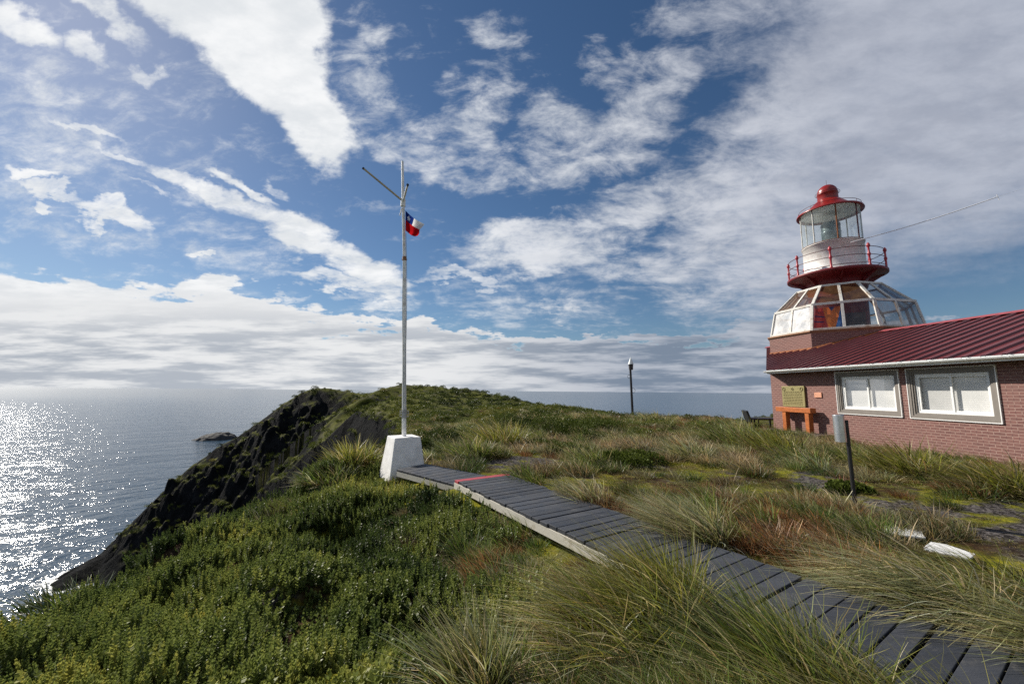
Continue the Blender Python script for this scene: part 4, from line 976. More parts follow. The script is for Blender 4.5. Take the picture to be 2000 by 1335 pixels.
mb = MB(); dd = (e2-J)/np.linalg.norm(e2-J); mb.tube(e2, e2+dd*.04, .03, n=14); mb.build('end_cap', M['black'], sp2)
mb = MB(); mb.tube(J-Z_*.04-np.array([.0, 0, .1]), J+Z_*.05, .062, n=20); mb.tube(at(784, 408, Yf-.05), at(781, 421, Yf-.05), .014, n=8); mb.tube(at(784, 408, Yf-.05), at(788, 406, Yf), .012, n=8); mb.build('joint_collar', M['pole'], fpo)
# cleats low on the pole
cl = at(789.5, 807, Yf); mb = MB()
for dz in (0, .06, -.07): mb.tube(cl+Z_*dz+np.array([-.11, 0, 0]), cl+Z_*dz+np.array([.11, 0, 0]), .010, n=8)
for dx in (-.10, .10): mb.tube(cl+np.array([dx, 0, -.04]), cl+np.array([dx, 0, .06]), .010, n=8)
mb.tube(cl+Z_*.1, cl-Z_*.11, .058, n=16); mb.build('cleat', M['rope'], fpo)
mb = MB(); a = at(786.3, 420, Yf-.06); b = at(787.5, 805, Yf-.06)
mb.path([a+(b-a)*t+np.array([.012*math.sin(t*9), 0, 0]) for t in np.linspace(0, 1, 24)], .006)
a = at(793, 455, Yf-.05); b = at(793, 805, Yf-.05); mb.path([a+(b-a)*t+np.array([.02*math.sin(t*5), 0, 0]) for t in np.linspace(0, 1, 24)], .006)
mb.build('halyard', M['rope'], fpo)
# flag: limp cloth, hoist at the pole
def flag():
    m, nt = newmat('flag_cloth'); L = nt.links.new
    uv = N(nt, 'ShaderNodeUVMap'); sp = N(nt, 'ShaderNodeSeparateXYZ'); L(uv.outputs[0], sp.inputs[0]); u, v = sp.outputs[0], sp.outputs[1]
    top = Mth(nt, 'GREATER_THAN', v, .54); can = Mth(nt, 'LESS_THAN', u, .44)
    c = MixC(nt, top, (.42, .008, .012), MixC(nt, can, (.72, .72, .72), (.012, .03, .17)))
    # five pointed star
    x = Mth(nt, 'MULTIPLY', Mth(nt, 'SUBTRACT', u, .20), 1.5); y = Mth(nt, 'SUBTRACT', v, .78)
    ang = Mth(nt, 'ARCTAN2', x, y); r = Mth(nt, 'SQRT', Mth(nt, 'ADD', Mth(nt, 'MULTIPLY', x, x), Mth(nt, 'MULTIPLY', y, y)))
    sec = 2*math.pi/5
    aa = Mth(nt, 'SUBTRACT', Mth(nt, 'FLOORED_MODULO', Mth(nt, 'ADD', ang, sec/2), sec), sec/2)
    ab = Mth(nt, 'ABSOLUTE', aa)
    star = Mth(nt, 'LESS_THAN', Mth(nt, 'MULTIPLY', r, Mth(nt, 'ADD', Mth(nt, 'COSINE', ab), Mth(nt, 'MULTIPLY', Mth(nt, 'SINE', ab), 1.9))), .14)
    c = MixC(nt, star, c, (.75, .75, .75))
    d = N(nt, 'ShaderNodeBsdfDiffuse'); L(c, d.inputs[0]); tl = N(nt, 'ShaderNodeBsdfTranslucent'); L(c, tl.inputs[0])
    mx = N(nt, 'ShaderNodeMixShader', i_0=.5); L(d.outputs[0], mx.inputs[1]); L(tl.outputs[0], mx.inputs[2])
    out = N(nt, 'ShaderNodeOutputMaterial'); L(mx.outputs[0], out.inputs[0])
    # control grid in picture offsets from the hoist (px) and depth (m): rows top to bottom
    rows_ = [[(792, 411, 0), (801, 420, -.05), (811, 428, .04), (820, 433, -.02), (829, 438, -.08)],
             [(792, 424, 0), (800, 430, -.10), (808, 437, .05), (816, 442, .02), (824, 444, -.10)],
             [(792, 430, 0), (799, 437, -.08), (806, 442, .06), (813, 446, .03), (819.5, 449, -.06)],
             [(792, 442, 0), (799, 449, -.10), (806, 453, .04), (814, 455, -.03), (819, 455, -.05)],
             [(792, 450, 0), (798, 455, -.06), (803, 459, .05), (810, 461.5, -.02), (816, 460, .0)]]
    G_ = np.array([[at(p[0], p[1], Yf-.02+p[2]) for p in r_] for r_ in rows_])
    n = 24
    def interp(t, K_):   # smooth 1D catmull over K_ points
        t = t*(len(K_)-1); i = min(int(t), len(K_)-2); f = t-i
        p = [K_[max(i-1, 0)], K_[i], K_[i+1], K_[min(i+2, len(K_)-1)]]
        return .5*((2*p[1]) + (-p[0]+p[2])*f + (2*p[0]-5*p[1]+4*p[2]-p[3])*f*f + (-p[0]+3*p[1]-3*p[2]+p[3])*f**3)
    vs = []; uvs = []
    for j in range(n+1):
        colp = [interp(j/n, G_[:, c]) for c in range(5)]
        for i in range(n+1): vs.append(tuple(interp(i/n, colp))); uvs.append((i/n, 1-j/n))
    fs = [(j*(n+1)+i, j*(n+1)+i+1, (j+1)*(n+1)+i+1, (j+1)*(n+1)+i) for j in range(n) for i in range(n)]
    me = bpy.data.meshes.new('flag'); me.from_pydata(vs, [], fs); ul = me.uv_layers.new(name='UVMap')
    for l in me.loops: ul.data[l.index].uv = uvs[l.vertex_index]
    me.polygons.foreach_set('use_smooth', [True]*len(fs)); me.materials.append(m)
    o = bpy.data.objects.new('flag', me); COL.objects.link(o); tag(o, 'small drooping red white and blue flag with white star', 'flag')
flag()

# ================================================================== vegetation
WIND = np.array([-.80, .12])          # the grass is combed to the left
def fast_mesh(name, v, f, m, attrs=None, smooth=False):
    me = bpy.data.meshes.new(name); v = np.asarray(v, np.float32).reshape(-1, 3); f = np.asarray(f, np.int32)
    me.vertices.add(len(v)); me.vertices.foreach_set('co', v.ravel())
    me.loops.add(f.size); me.loops.foreach_set('vertex_index', f.ravel())
    me.polygons.add(len(f)); me.polygons.foreach_set('loop_start', np.arange(0, f.size, f.shape[1], dtype=np.int32))
    if smooth: me.polygons.foreach_set('use_smooth', np.ones(len(f), bool))
    for k, (typ, a) in (attrs or {}).items():
        at_ = me.attributes.new(k, typ, 'POINT')
        if typ == 'FLOAT': at_.data.foreach_set('value', a.astype(np.float32).ravel())
        else: at_.data.foreach_set('color', a.astype(np.float32).ravel())
    me.materials.append(m); me.update(); return me

def unit_(v): return v/np.linalg.norm(v, axis=-1, keepdims=True)
def blades(n, R, L, r, wind=.5, spread=.9, droop=.55, width=.005, K=6, pal='green', Lvar=.35, dead=.22, ellip=(1, 1), zfun=None, windv=None, skirt_f=.14):
    """n tapering grass blades rooted in a disc; returns verts, quads, vertex colours"""
    wv = WIND if windv is None else np.array(windv)
    q = np.sqrt(r.random(n)); th = r.random(n)*2*np.pi
    rx, ry = q*np.cos(th)*R*ellip[0], q*np.sin(th)*R*ellip[1]
    Ln = L*(1-Lvar*r.random(n)**1.3)*(1-.25*q)
    tilt = (q*spread*(.4+.6*r.random(n)) + r.normal(0, .17, n)); az_ = th + r.normal(0, .7, n)
    d0 = np.stack([np.sin(tilt)*np.cos(az_), np.sin(tilt)*np.sin(az_), np.cos(tilt)], -1)
    ws = wind*(.55+.9*r.random(n)); d0[:, 0] += wv[0]*ws*.5; d0[:, 1] += wv[1]*ws*.5
    d0 /= np.linalg.norm(d0, axis=1)[:, None]
    hx = d0[:, :2]/(np.linalg.norm(d0[:, :2], axis=1)[:, None]+1e-6)
    pop = r.random(n); body = pop < .62; skirt = pop > 1-skirt_f
    Ln = np.where(body, Ln*r.uniform(.5, .85, n), Ln); Ln = np.where(skirt, Ln*.75, Ln)
    d0 = np.where(skirt[:, None], unit_(np.stack([np.cos(az_)*1.0, np.sin(az_)*1.0, np.full(n, .45)], -1)), d0); hx = d0[:, :2]/(np.linalg.norm(d0[:, :2], axis=1)[:, None]+1e-6)
    droop = np.where(skirt, droop+.7, droop)
    bend = np.stack([hx[:, 0]*.25 + wv[0]*ws, hx[:, 1]*.25 + wv[1]*ws, -droop*(.3+1.1*r.random(n))], -1)
    t = np.linspace(0, 1, K+1)
    P = np.stack([rx, ry, np.zeros(n)], -1)[:, None, :] + Ln[:, None, None]*(d0[:, None, :]*t[None, :, None] + bend[:, None, :]*(t**2.2)[None, :, None]*.62)
    P[..., :] += (r.normal(0, .012, (n, 1, 3))*np.sin(t*5)[None, :, None])*min(1, L)
    P[..., 2] = np.maximum(P[..., 2], .02)
    if zfun is not None: P[..., 2] += zfun(P[..., 0], P[..., 1])
    sa_ = r.random(n)*2*np.pi; side = np.stack([np.cos(sa_), np.sin(sa_), np.zeros(n)], -1)
    w = width*(.6+.8*r.random(n))[:, None]*(1-t[None, :]**1.6*.92)
    V = np.stack([P - side[:, None, :]*w[..., None]/2, P + side[:, None, :]*w[..., None]/2], 2)   # n,K+1,2,3
    b = (np.arange(n)*(K+1)*2)[:, None] + (np.arange(K)*2)[None, :]
    Fc = np.stack([b, b+1, b+3, b+2], -1).reshape(-1, 4)
    PAL = {'green': ((.16, .11, .045), (.085, .125, .016), (.24, .25, .07), (.50, .45, .24)),
           'yellow': ((.17, .11, .04), (.15, .165, .018), (.30, .28, .07), (.52, .45, .22)),
           'pale': ((.24, .17, .08), (.16, .17, .04), (.42, .40, .20), (.62, .55, .36)),
           'red': ((.09, .035, .016), (.18, .07, .022), (.32, .17, .07), (.42, .29, .16)),
           'tan': ((.12, .08, .04), (.20, .16, .07), (.38, .30, .18), (.50, .41, .28)),
           'dark': ((.05, .055, .014), (.05, .085, .013), (.12, .15, .035), (.26, .26, .12))}
    c0, c1, c2, c3 = (np.array(x) for x in PAL[pal])
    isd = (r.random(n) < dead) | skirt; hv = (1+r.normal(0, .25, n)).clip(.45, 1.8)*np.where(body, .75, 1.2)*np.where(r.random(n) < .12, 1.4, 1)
    tt = t[None, :, None]
    live = np.where(tt < .3, c0+(c1-c0)*(tt/.3), c1+(c2-c1)*np.clip((tt-.3)/.7, 0, 1)**1.5)
    live = np.broadcast_to(live, (n, K+1, 3)).copy()
    dry = np.broadcast_to(c0*(1-tt)+c3*tt, (n, K+1, 3))
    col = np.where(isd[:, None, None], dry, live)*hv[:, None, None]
    gs = r.normal(0, .10, n)[:, None]; col[..., 0] *= 1+gs; col[..., 2] *= 1-gs
    col = np.repeat(col[:, :, None, :], 2, 2); col = np.concatenate([col, np.ones(col.shape[:-1]+(1,))], -1).clip(0, 1)
    return V.reshape(-1, 3), Fc, col.reshape(-1, 4)

M['blade'] = leaf_mat('blade', None, trans=.42, gloss=.03, rough=.5, vcol=True)
M['blade_i'] = leaf_mat('blade_i', None, trans=.40, gloss=.02, rough=.5, vcol='tint')
def tussock(root, n, R, L, label, pal='green', group='tussock grasses', seed=0, **k):
    r = np.random.default_rng(seed+101)
    dist = math.hypot(root[0], root[1]); k['width'] = .0058 + .00150*dist; n = int(n*min(1., .38*(3.2/dist)**.35))
    v, f, c = blades(n, R, L, r, pal=pal, **k)
    me = fast_mesh('tussock_grass', v, f, M['blade'], {'Col': ('FLOAT_COLOR', c)})
    o = bpy.data.objects.new('tussock_grass', me); COL.objects.link(o); o.location = root
    return tag(o, label, 'tussock grass', group)
def root_xy(x, y, dz=-.02): return (x, y, hgt(x, y)+dz)
def root_px(px, py, dz=-.02): p = ground_at(px, py); return (p[0], p[1], p[2]+dz)
def brd(t, s): p = O3 + nb3*t + bd3*s; return p[0], p[1]     # boardwalk coordinates: t across, s along

TU = [ # root, n, R, L, label, palette, extra
 (root_px(925, 1345), 1500, .17, .62, 'pale spiky tussock at the bottom edge, between shrub slope and big straw skirted tussock', 'pale', dict(wind=.35, spread=.75, droop=.25)),
 (root_px(1215, 1262), 5200, .40, .98, 'big rounded tussock with straw coloured skirt left of the boardwalk', 'yellow', dict(wind=.62, spread=1.15, droop=.62, dead=.30)),
 (root_px(1120, 1330), 2400, .30, .55, 'low straw coloured clump at the foot of the big skirted tussock', 'tan', dict(wind=.3, spread=1.5, droop=.9, dead=.8)),
 ((*brd(-.22, 4.6), BZ-.15), 4200, .28, .95, 'green tussock whose tips cross the boardwalk edge, above the big skirted one', 'yellow', dict(wind=.5, spread=.9, droop=.4)),
 ((*brd(-.34, 5.55), BZ-.16), 5200, .34, .92, 'bright green foreground tussock leaning over the boardwalk middle', 'green', dict(wind=.5, spread=.9, droop=.35)),
 ((*brd(-.46, 6.3), BZ-.15), 5200, .36, .90, 'dense foreground tussock at bottom centre right of the skirted one', 'yellow', dict(wind=.7, spread=1.0, droop=.5)),
 ((*brd(-.32, 7.15), BZ-.15), 4200, .34, .80, 'foreground tussock at the bottom edge under the near boardwalk planks', 'green', dict(wind=.75, spread=.95, droop=.45)),
 ((*brd(-.12, 6.5), BZ-.10), 1500, .20, .55, 'pale grass clump covering the near left corner of the boardwalk', 'pale', dict(wind=.7, spread=1.0, droop=.5)),
 ((*brd(bw+.35, 6.5), BZ-.12), 2800, .28, .72, 'pale arching clump hanging over the right edge of the nearest planks', 'pale', dict(wind=1.0, spread=1.0, droop=.6)),
 ((*brd(bw+.62, 5.75), BZ-.15), 6400, .42, .92, 'large windswept tussock with long arching blades right of the boardwalk', 'pale', dict(wind=1.0, spread=1.1, droop=.85)),
 ((*brd(bw+.62, 6.75), BZ-.15), 5200, .40, .80, 'large arching green tussock in the bottom right corner', 'green', dict(wind=1.0, spread=.95, droop=.5)),
 ((*brd(bw+1.35, 5.9), BZ-.15), 2200, .36, .80, 'long bladed tussock at the right edge below the white slabs', 'yellow', dict(wind=1.0, spread=.9, droop=.7)),
 ((*brd(bw+.30, 3.85), BZ-.15), 4200, .30, .88, 'pale leaning tussock beside the right edge of the boardwalk middle', 'pale', dict(wind=.85, spread=.75, droop=.4, dead=.35)),
 ((*brd(bw+.55, 3.55), BZ-.15), 2600, .25, .72, 'thin pale tussock just behind the leaning one', 'pale', dict(wind=.7, spread=.8, droop=.3)),
 ((*brd(bw+.25, 2.05), BZ-.15), 2600, .25, .66, 'tussock with white tips by the far boardwalk half', 'pale', dict(wind=.7, spread=.8, droop=.35)),
 (root_px(1150, 905), 2600, .42, .72, 'rounded green tussock at the far side of the dark gravel patch', 'green', dict(wind=.45, spread=1.0, droop=.4)),
 (root_px(1345, 895), 3000, .50, .85, 'rounded pale tussock in the middle of the tan heath', 'pale', dict(wind=.5, spread=1.0, droop=.4)),
 (root_px(1240, 880), 2600, .50, .80, 'tan tussock behind the leafy green shrub', 'tan', dict(wind=.5, spread=1.0, droop=.4)),
 (root_px(1305, 1028), 1900, .22, .60, 'tan and green tussock between the two pale boardwalk side ones', 'tan', dict(wind=.5, spread=.8, droop=.3)),
 (root_px(1775, 928), 5200, .55, 1.25, 'wide tussock against the brick wall under the left window gap', 'yellow', dict(wind=.5, spread=1.2, droop=.4)),
 (root_px(1655, 905), 2600, .45, .85, 'green tussock at the wall right of the timber stand', 'green', dict(wind=.7, spread=1.0, droop=.4)),
 (root_px(1960, 962), 4600, .55, 1.15, 'broad tussock against the wall at the right edge', 'yellow', dict(wind=.8, spread=1.2, droop=.45)),
 (root_px(1865, 935), 1600, .40, .6, 'low tussock between the two wall tussocks', 'tan', dict(wind=.7, spread=1.2, droop=.5)),
 (root_px(1430, 868), 3400, .75, 1.45, 'tall green tussock left of the black bench', 'green', dict(wind=.5, spread=.85, droop=.3)),
 (root_px(1505, 880), 3600, .75, 1.25, 'broad tussock in front of the black bench', 'yellow', dict(wind=.6, spread=1.0, droop=.35)),
 (root_px(1560, 905), 2400, .55, .9, 'shaggy tussock below the concrete step', 'green', dict(wind=.6, spread=1.0, droop=.4)),
 (root_px(1272, 825), 2200, .75, 1.05, 'tussock on the skyline right of the thin black post', 'pale', dict(wind=.7, spread=1.0, droop=.35, width=.012)),
 (root_px(975, 868), 4200, .75, 1.35, 'big rounded green tussock beyond the boardwalk end', 'yellow', dict(wind=.35, spread=1.1, droop=.35, width=.009)),
 (root_px(925, 893), 3200, .50, .95, 'olive tussock just behind the pink plank', 'green', dict(wind=.2, spread=1.1, droop=.4, width=.008)),
 (root_px(838, 898), 700, .12, .48, 'small pale tuft right of the flagpole block', 'pale', dict(wind=.2, spread=.7, droop=.2)),
 (root_px(690, 905), 3200, .55, .95, 'feathery yellow green tussock left of the flagpole block', 'yellow', dict(wind=.1, spread=.9, droop=.3, width=.008)),
 (root_px(640, 940), 2600, .60, .70, 'low grassy tussock on the slope crest left of the feathery one', 'green', dict(wind=.3, spread=1.1, droop=.5, width=.008)),
 (root_px(40, 1225), 2200, .40, .50, 'green grass clump on the slope crest at the left edge', 'dark', dict(wind=.4, spread=1.0, droop=.4)),
 (root_px(120, 1190), 1800, .40, .45, 'green grass clump right of the left edge one on the crest', 'dark', dict(wind=.4, spread=1.0, droop=.4)),
 (root_px(905, 1085), 900, .14, .52, 'thin dark green sedge tuft in the shrubs below the boardwalk', 'dark', dict(wind=.3, spread=.9, droop=.3, dead=.1)),
 (root_px(950, 1125), 1800, .26, .36, 'reddish brown grass patch in the shrubs below the boardwalk', 'red', dict(wind=.2, spread=.6, droop=.2, dead=.3)),
 (root_px(1630, 1105), 3800, .55, .42, 'wide reddish brown grass clump right of the boardwalk', 'red', dict(wind=.35, spread=.6, droop=.2, dead=.5)),
 (root_px(1500, 1060), 2200, .42, .42, 'brown grass clump behind the pale leaning tussock', 'red', dict(wind=.35, spread=.7, droop=.25, dead=.4)),
 (root_px(1600, 1020), 2600, .45, .45, 'dark brown green bushy clump left of the litter bin post', 'dark', dict(wind=.3, spread=.8, droop=.4, dead=.25)),
 (root_px(1890, 960), 1800, .45, .38, 'russet clump in front of the wall at right', 'red', dict(wind=.5, spread=1.0, droop=.4, dead=.4)),
]
for i, (rt_, n, R, L, lab, pal, kw) in enumerate(TU): tussock(rt_, n, R, L, lab, pal, seed=i*13, **kw)

# --- instanced ground cover (nobody could count it)
def gn_scatter(name, pts, rots, scl, protos, pick, attrs, label, cat):
    me = bpy.data.meshes.new(name); pts = np.asarray(pts, np.float32)
    me.vertices.add(len(pts)); me.vertices.foreach_set('co', pts.ravel())
    def af(nm, typ, a, key='value'): t = me.attributes.new(nm, typ, 'POINT'); t.data.foreach_set(key, np.asarray(a).astype(np.int32 if typ == 'INT' else np.float32).ravel())
    af('rot', 'FLOAT_VECTOR', rots, 'vector'); af('scl', 'FLOAT', scl); af('pick', 'INT', pick)
    for k, (typ, a) in attrs.items(): af(k, typ, a, 'color' if typ == 'FLOAT_COLOR' else 'value')
    o = bpy.data.objects.new(name, me); COL.objects.link(o)
    pc = bpy.data.collections.new(name + '_plants')
    for p in protos: pc.objects.link(p)
    ng = bpy.data.node_groups.new(name, 'GeometryNodeTree')
    ng.interface.new_socket('Geometry', in_out='INPUT', socket_type='NodeSocketGeometry'); ng.interface.new_socket('Geometry', in_out='OUTPUT', socket_type='NodeSocketGeometry')
    gi = ng.nodes.new('NodeGroupInput'); go = ng.nodes.new('NodeGroupOutput')
    ip = ng.nodes.new('GeometryNodeInstanceOnPoints'); ci = ng.nodes.new('GeometryNodeCollectionInfo')
    ci.inputs['Collection'].default_value = pc; ci.inputs['Separate Children'].default_value = True; ci.inputs['Reset Children'].default_value = True
    def na(nm, typ): n = ng.nodes.new('GeometryNodeInputNamedAttribute'); n.data_type = typ; n.inputs['Name'].default_value = nm; return n.outputs['Attribute']
    ng.links.new(gi.outputs[0], ip.inputs['Points']); ng.links.new(ci.outputs[0], ip.inputs['Instance'])
    ip.inputs['Pick Instance'].default_value = True
    ng.links.new(na('pick', 'INT'), ip.inputs['Instance Index'])
    e2r = ng.nodes.new('FunctionNodeEulerToRotation'); ng.links.new(na('rot', 'FLOAT_VECTOR'), e2r.inputs[0]); ng.links.new(e2r.outputs[0], ip.inputs['Rotation'])
    ng.links.new(na('scl', 'FLOAT'), ip.inputs['Scale']); ng.links.new(ip.outputs[0], go.inputs[0])
    md = o.modifiers.new('plants', 'NODES'); md.node_group = ng
    return tag(o, label, cat, None, 'stuff')
def proto(name, me): return bpy.data.objects.new(name, me)

def leaves_to_mesh(name, P, D, Sd, Ln, Wd, m, lv):
    """diamond leaves: base P, direction D, side Sd"""
    n = len(P); nrm = np.cross(D, Sd)
    a = P; b = P + D*(Ln*.5)[:, None] + Sd*(Wd*.5)[:, None] + nrm*(Wd*.12)[:, None]; c = P + D*Ln[:, None]; d = P + D*(Ln*.5)[:, None] - Sd*(Wd*.5)[:, None] + nrm*(Wd*.12)[:, None]
    V = np.stack([a, b, c, d], 1).reshape(-1, 3); Fc = np.arange(n*4).reshape(n, 4)
    return fast_mesh(name, V, Fc, m, {'lv': ('FLOAT', np.repeat(lv, 4))})
def unit(v): return v/np.linalg.norm(v, axis=-1, keepdims=True)
def sprig_clump(seed, m, stems=6, R=.11, h=(.16, .30), whorls=11, ll=.030):
    r = np.random.default_rng(seed); P = []; D = []; S_ = []; LL = []; lv = []
    for s in range(stems):
        a = r.random()*2*np.pi; q = math.sqrt(r.random())*R; base = np.array([q*math.cos(a), q*math.sin(a), -.05])
        lean = np.array([math.cos(a), math.sin(a), 0])*(q/R)*.35 + r.normal(0, .08, 3); lean[2] = 1; lean /= np.linalg.norm(lean)
        H_ = r.uniform(*h)*(1-.25*q/R); tone = r.random()
        for k in range(whorls):
            t = .25+.75*(k/(whorls-1)); c = base+lean*(H_+.05)*t; ph = (k % 2)*math.pi/4 + r.normal(0, .15)
            size = ll*(.75+.5*r.random())*(1.1-.45*max(0, t-.7)/.3)
            for j in range(4):
                aa = ph+j*math.pi/2; el = .55+.8*t**3 + r.normal(0, .12); d = np.array([math.cos(aa)*math.cos(el), math.sin(aa)*math.cos(el), math.sin(el)])
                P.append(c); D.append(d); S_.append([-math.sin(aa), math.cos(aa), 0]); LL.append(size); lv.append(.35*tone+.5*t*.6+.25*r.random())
    P, D, S_, LL, lv = map(np.array, (P, D, S_, LL, lv))
    return leaves_to_mesh('sprigs', P, unit(D), unit(S_), LL, LL*.62, m, lv)
def cushion(seed, m, n=520, R=.5, hgt_=.42, ls=.07, lob=4):
    """low bush: leaf faces through several lobes, denser at the skin"""
    r = np.random.default_rng(seed)
    cs = [(np.array([r.normal(0, R*.42), r.normal(0, R*.42), 0]), R*r.uniform(.42, .68)) for _ in range(lob)]
    P = []; Nn = []
    for i in range(n):
        c, rad = cs[r.integers(lob)]; d = r.normal(0, 1, 3); d[2] = abs(d[2]); d /= np.linalg.norm(d)
        rr_ = rad*(.72+.34*r.random()); P.append(c + d*np.array([rr_, rr_, rr_*hgt_/R*1.25])); Nn.append(d)
    P = np.array(P); Nn = np.array(Nn); D = unit(Nn + r.normal(0, .55, P.shape)); S_ = unit(np.cross(D, r.normal(0, 1, P.shape)))
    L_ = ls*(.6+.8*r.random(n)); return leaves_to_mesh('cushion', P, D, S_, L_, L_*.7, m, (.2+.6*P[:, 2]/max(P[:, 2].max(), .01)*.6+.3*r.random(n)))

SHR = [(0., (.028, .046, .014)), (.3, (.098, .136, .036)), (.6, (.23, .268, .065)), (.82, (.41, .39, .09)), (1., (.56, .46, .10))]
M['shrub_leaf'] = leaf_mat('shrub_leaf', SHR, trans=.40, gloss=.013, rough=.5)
M['hill_leaf'] = leaf_mat('hill_leaf', [(0., (.024, .036, .008)), (.35, (.075, .098, .016)), (.7, (.15, .165, .028)), (1., (.27, .23, .06))], trans=.25, gloss=.02, rough=.5)

def sample_polar(n, a0, a1, r0_, r1_, r):
    a = np.radians(r.uniform(a0, a1, n)); rr_ = np.exp(r.uniform(math.log(r0_), math.log(r1_), n)); return rr_*np.sin(a), rr_*np.cos(a), rr_
def in_poly(px, py, poly):
    ins = np.zeros(px.shape, bool); n = len(poly)
    for i in range(n):
        (x0, y0), (x1, y1) = poly[i], poly[(i+1) % n]
        ins ^= ((y0 > py) != (y1 > py)) & (px < (x1-x0)*(py-y0)/(y1-y0+1e-9)+x0)
    return ins
def board_t(x, y): return (x-bl0[0])*bnor[0]+(y-bl0[1])*bnor[1], (x-bl0[0])*bdir[0]+(y-bl0[1])*bdir[1]
def near_board(x, y, mar):
    t, s = board_t(x, y); a = (t > -mar) & (t < bw+mar) & (s > -.1) & (s < 10)
    # lower section
    pts = np.stack([x, y], -1); q = [q3[:2], q0[:2], q1[:2], q2[:2]]
    ctrp = sum(q)/4; q = [ctrp+(p-ctrp)*(1+mar*1.2) for p in q]
    return a | in_poly(x, y, [tuple(p) for p in q])
def near_block(x, y): return np.hypot(x-fc[0], y-fc[1]) < .55

# 1. leafy shrub carpet of the near slope
r = np.random.default_rng(5)
X, Y, R_ = sample_polar(150000, -68, 30, 1.2, 13.5, r)
keep = r.random(len(X)) < np.clip((R_/9)**.6, .25, 1)
X, Y, R_ = X[keep], Y[keep], R_[keep]
Zh, rk_, _, _ = height(X, Y)
t_, s_ = board_t(X, Y)
px, py = proj(np.stack([X, Y, Zh], -1))
d_, _, _, ins_ = edge_dist(X, Y)
# right limit of the shrubs: a wandering line in boardwalk coordinates
lim = -.18 - .45*sstep(s_, 1.4, 3.0) - 1.15*sstep(s_, 3.0, 5.2) + (fbm(X*1.5, Y*1.5, 61)-.5)*.6
mk = (t_ < lim) & (ins_ | (d_ < 1.8)) & ~near_board(X, Y, .12) & ~near_block(X, Y) & ~((px > 850) & (px < 1010) & (py > 1060) & (py < 1150))
mk &= ~((s_ < 0) & (t_ > -.3 - s_*.1) & (Y > 8.2) & (X > -1.9))
X, Y, Zh, R_ = X[mk], Y[mk], Zh[mk], R_[mk]
# thin to ~constant cover: target spacing grows slowly
cell = .088; key = np.floor(X/cell).astype(int)*100003 + np.floor(Y/cell).astype(int); _, idx = np.unique(key, return_index=True)
X, Y, Zh, R_ = X[idx], Y[idx], Zh[idx], R_[idx]
hole = fbm(X/.45, Y/.45, 71, 3); kp = hole > .27; X, Y, Zh, R_, hole = X[kp], Y[kp], Zh[kp], R_[kp], hole[kp]
print('sprigs', len(X))
tone = np.clip(.42 + (fbm(X/.9, Y/.9, 81, 3)-.5)*1.1 + r.normal(0, .07, len(X)) + .22*sstep(-np.hypot(X+1.6, Y-2.6), -1.8, -.3), 0, 1)
pr = [proto('sprig_plant', sprig_clump(i, M['shrub_leaf'], 6 if i < 4 else 8, ll=.030 if i < 4 else .038, h=(.16, .30) if i < 4 else (.10, .19), whorls=11 if i < 4 else 7)) for i in range(6)]
broad = fbm(X/.8, Y/.8, 91, 2) > .54
pick = np.where(broad, 4+r.integers(0, 2, len(X)), r.integers(0, 4, len(X)))
rot = np.stack([r.normal(0, .16, len(X)), r.normal(-.10, .16, len(X)), r.random(len(X))*6.28], -1)
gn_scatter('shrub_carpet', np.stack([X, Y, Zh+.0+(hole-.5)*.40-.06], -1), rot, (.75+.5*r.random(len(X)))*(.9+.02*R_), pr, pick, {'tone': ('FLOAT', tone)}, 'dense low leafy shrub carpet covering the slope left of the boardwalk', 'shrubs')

# 2. cushions on the hill, spur and headland tops
X, Y, R_ = sample_polar(260000, -50, 42, 13, 170, r)
Zh, rk_, isH, _ = height(X, Y); d_, ez_, ek_, ins_ = edge_dist(X, Y)
e = .6; zx = height(X+e, Y)[0]; zy = height(X, Y+e)[0]; sl = np.hypot(zx-Zh, zy-Zh)/e
dens = np.where(R_ > 26, 1.0, sstep(fbm(X/3.5, Y/3.5, 17, 3), .50, .60))
brown = sstep(-np.hypot((X+3.2)/7, (Y-40)/9), -1.1, -.6)
far_ok = (sl < 1.15) | (r.random(len(X)) < .01)
mk = far_ok & (r.random(len(X)) < dens) & (r.random(len(X)) > brown*.92) & (Zh > -36) & (R_ > 14) & ~((R_ < 30) & (X > 2.5) & (r.random(len(X)) < .72)) & ((Y > 15) | (X < -3)) & ~((X > 12) & (Y < 28))
X, Y, Zh, R_, isH = X[mk], Y[mk], Zh[mk], R_[mk], isH[mk]
cs_ = .20+.0085*R_; key = np.floor(X/cs_).astype(int)*100003 + np.floor(Y/cs_).astype(int); _, idx = np.unique(key, return_index=True)
X, Y, Zh, R_ = X[idx], Y[idx], Zh[idx], R_[idx]
print('cushions', len(X))
tone = np.clip(.40 + (fbm(X/6, Y/6, 83, 3)-.5)*1.2 + r.normal(0, .10, len(X)), 0, 1)
pr = [proto('cushion_plant', cushion(i+40, M['hill_leaf'])) for i in range(5)]
rot = np.stack([r.normal(0, .1, len(X)), r.normal(0, .1, len(X)), r.random(len(X))*6.28], -1)
gn_scatter('hill_shrubs', np.stack([X, Y, Zh-.06], -1), rot, (.45+.6*r.random(len(X))**2)*(.8+.009*R_), pr, r.integers(0, 5, len(X)), {'tone': ('FLOAT', tone)}, 'low rounded green shrubs carpeting the hill and headland tops', 'shrubs')

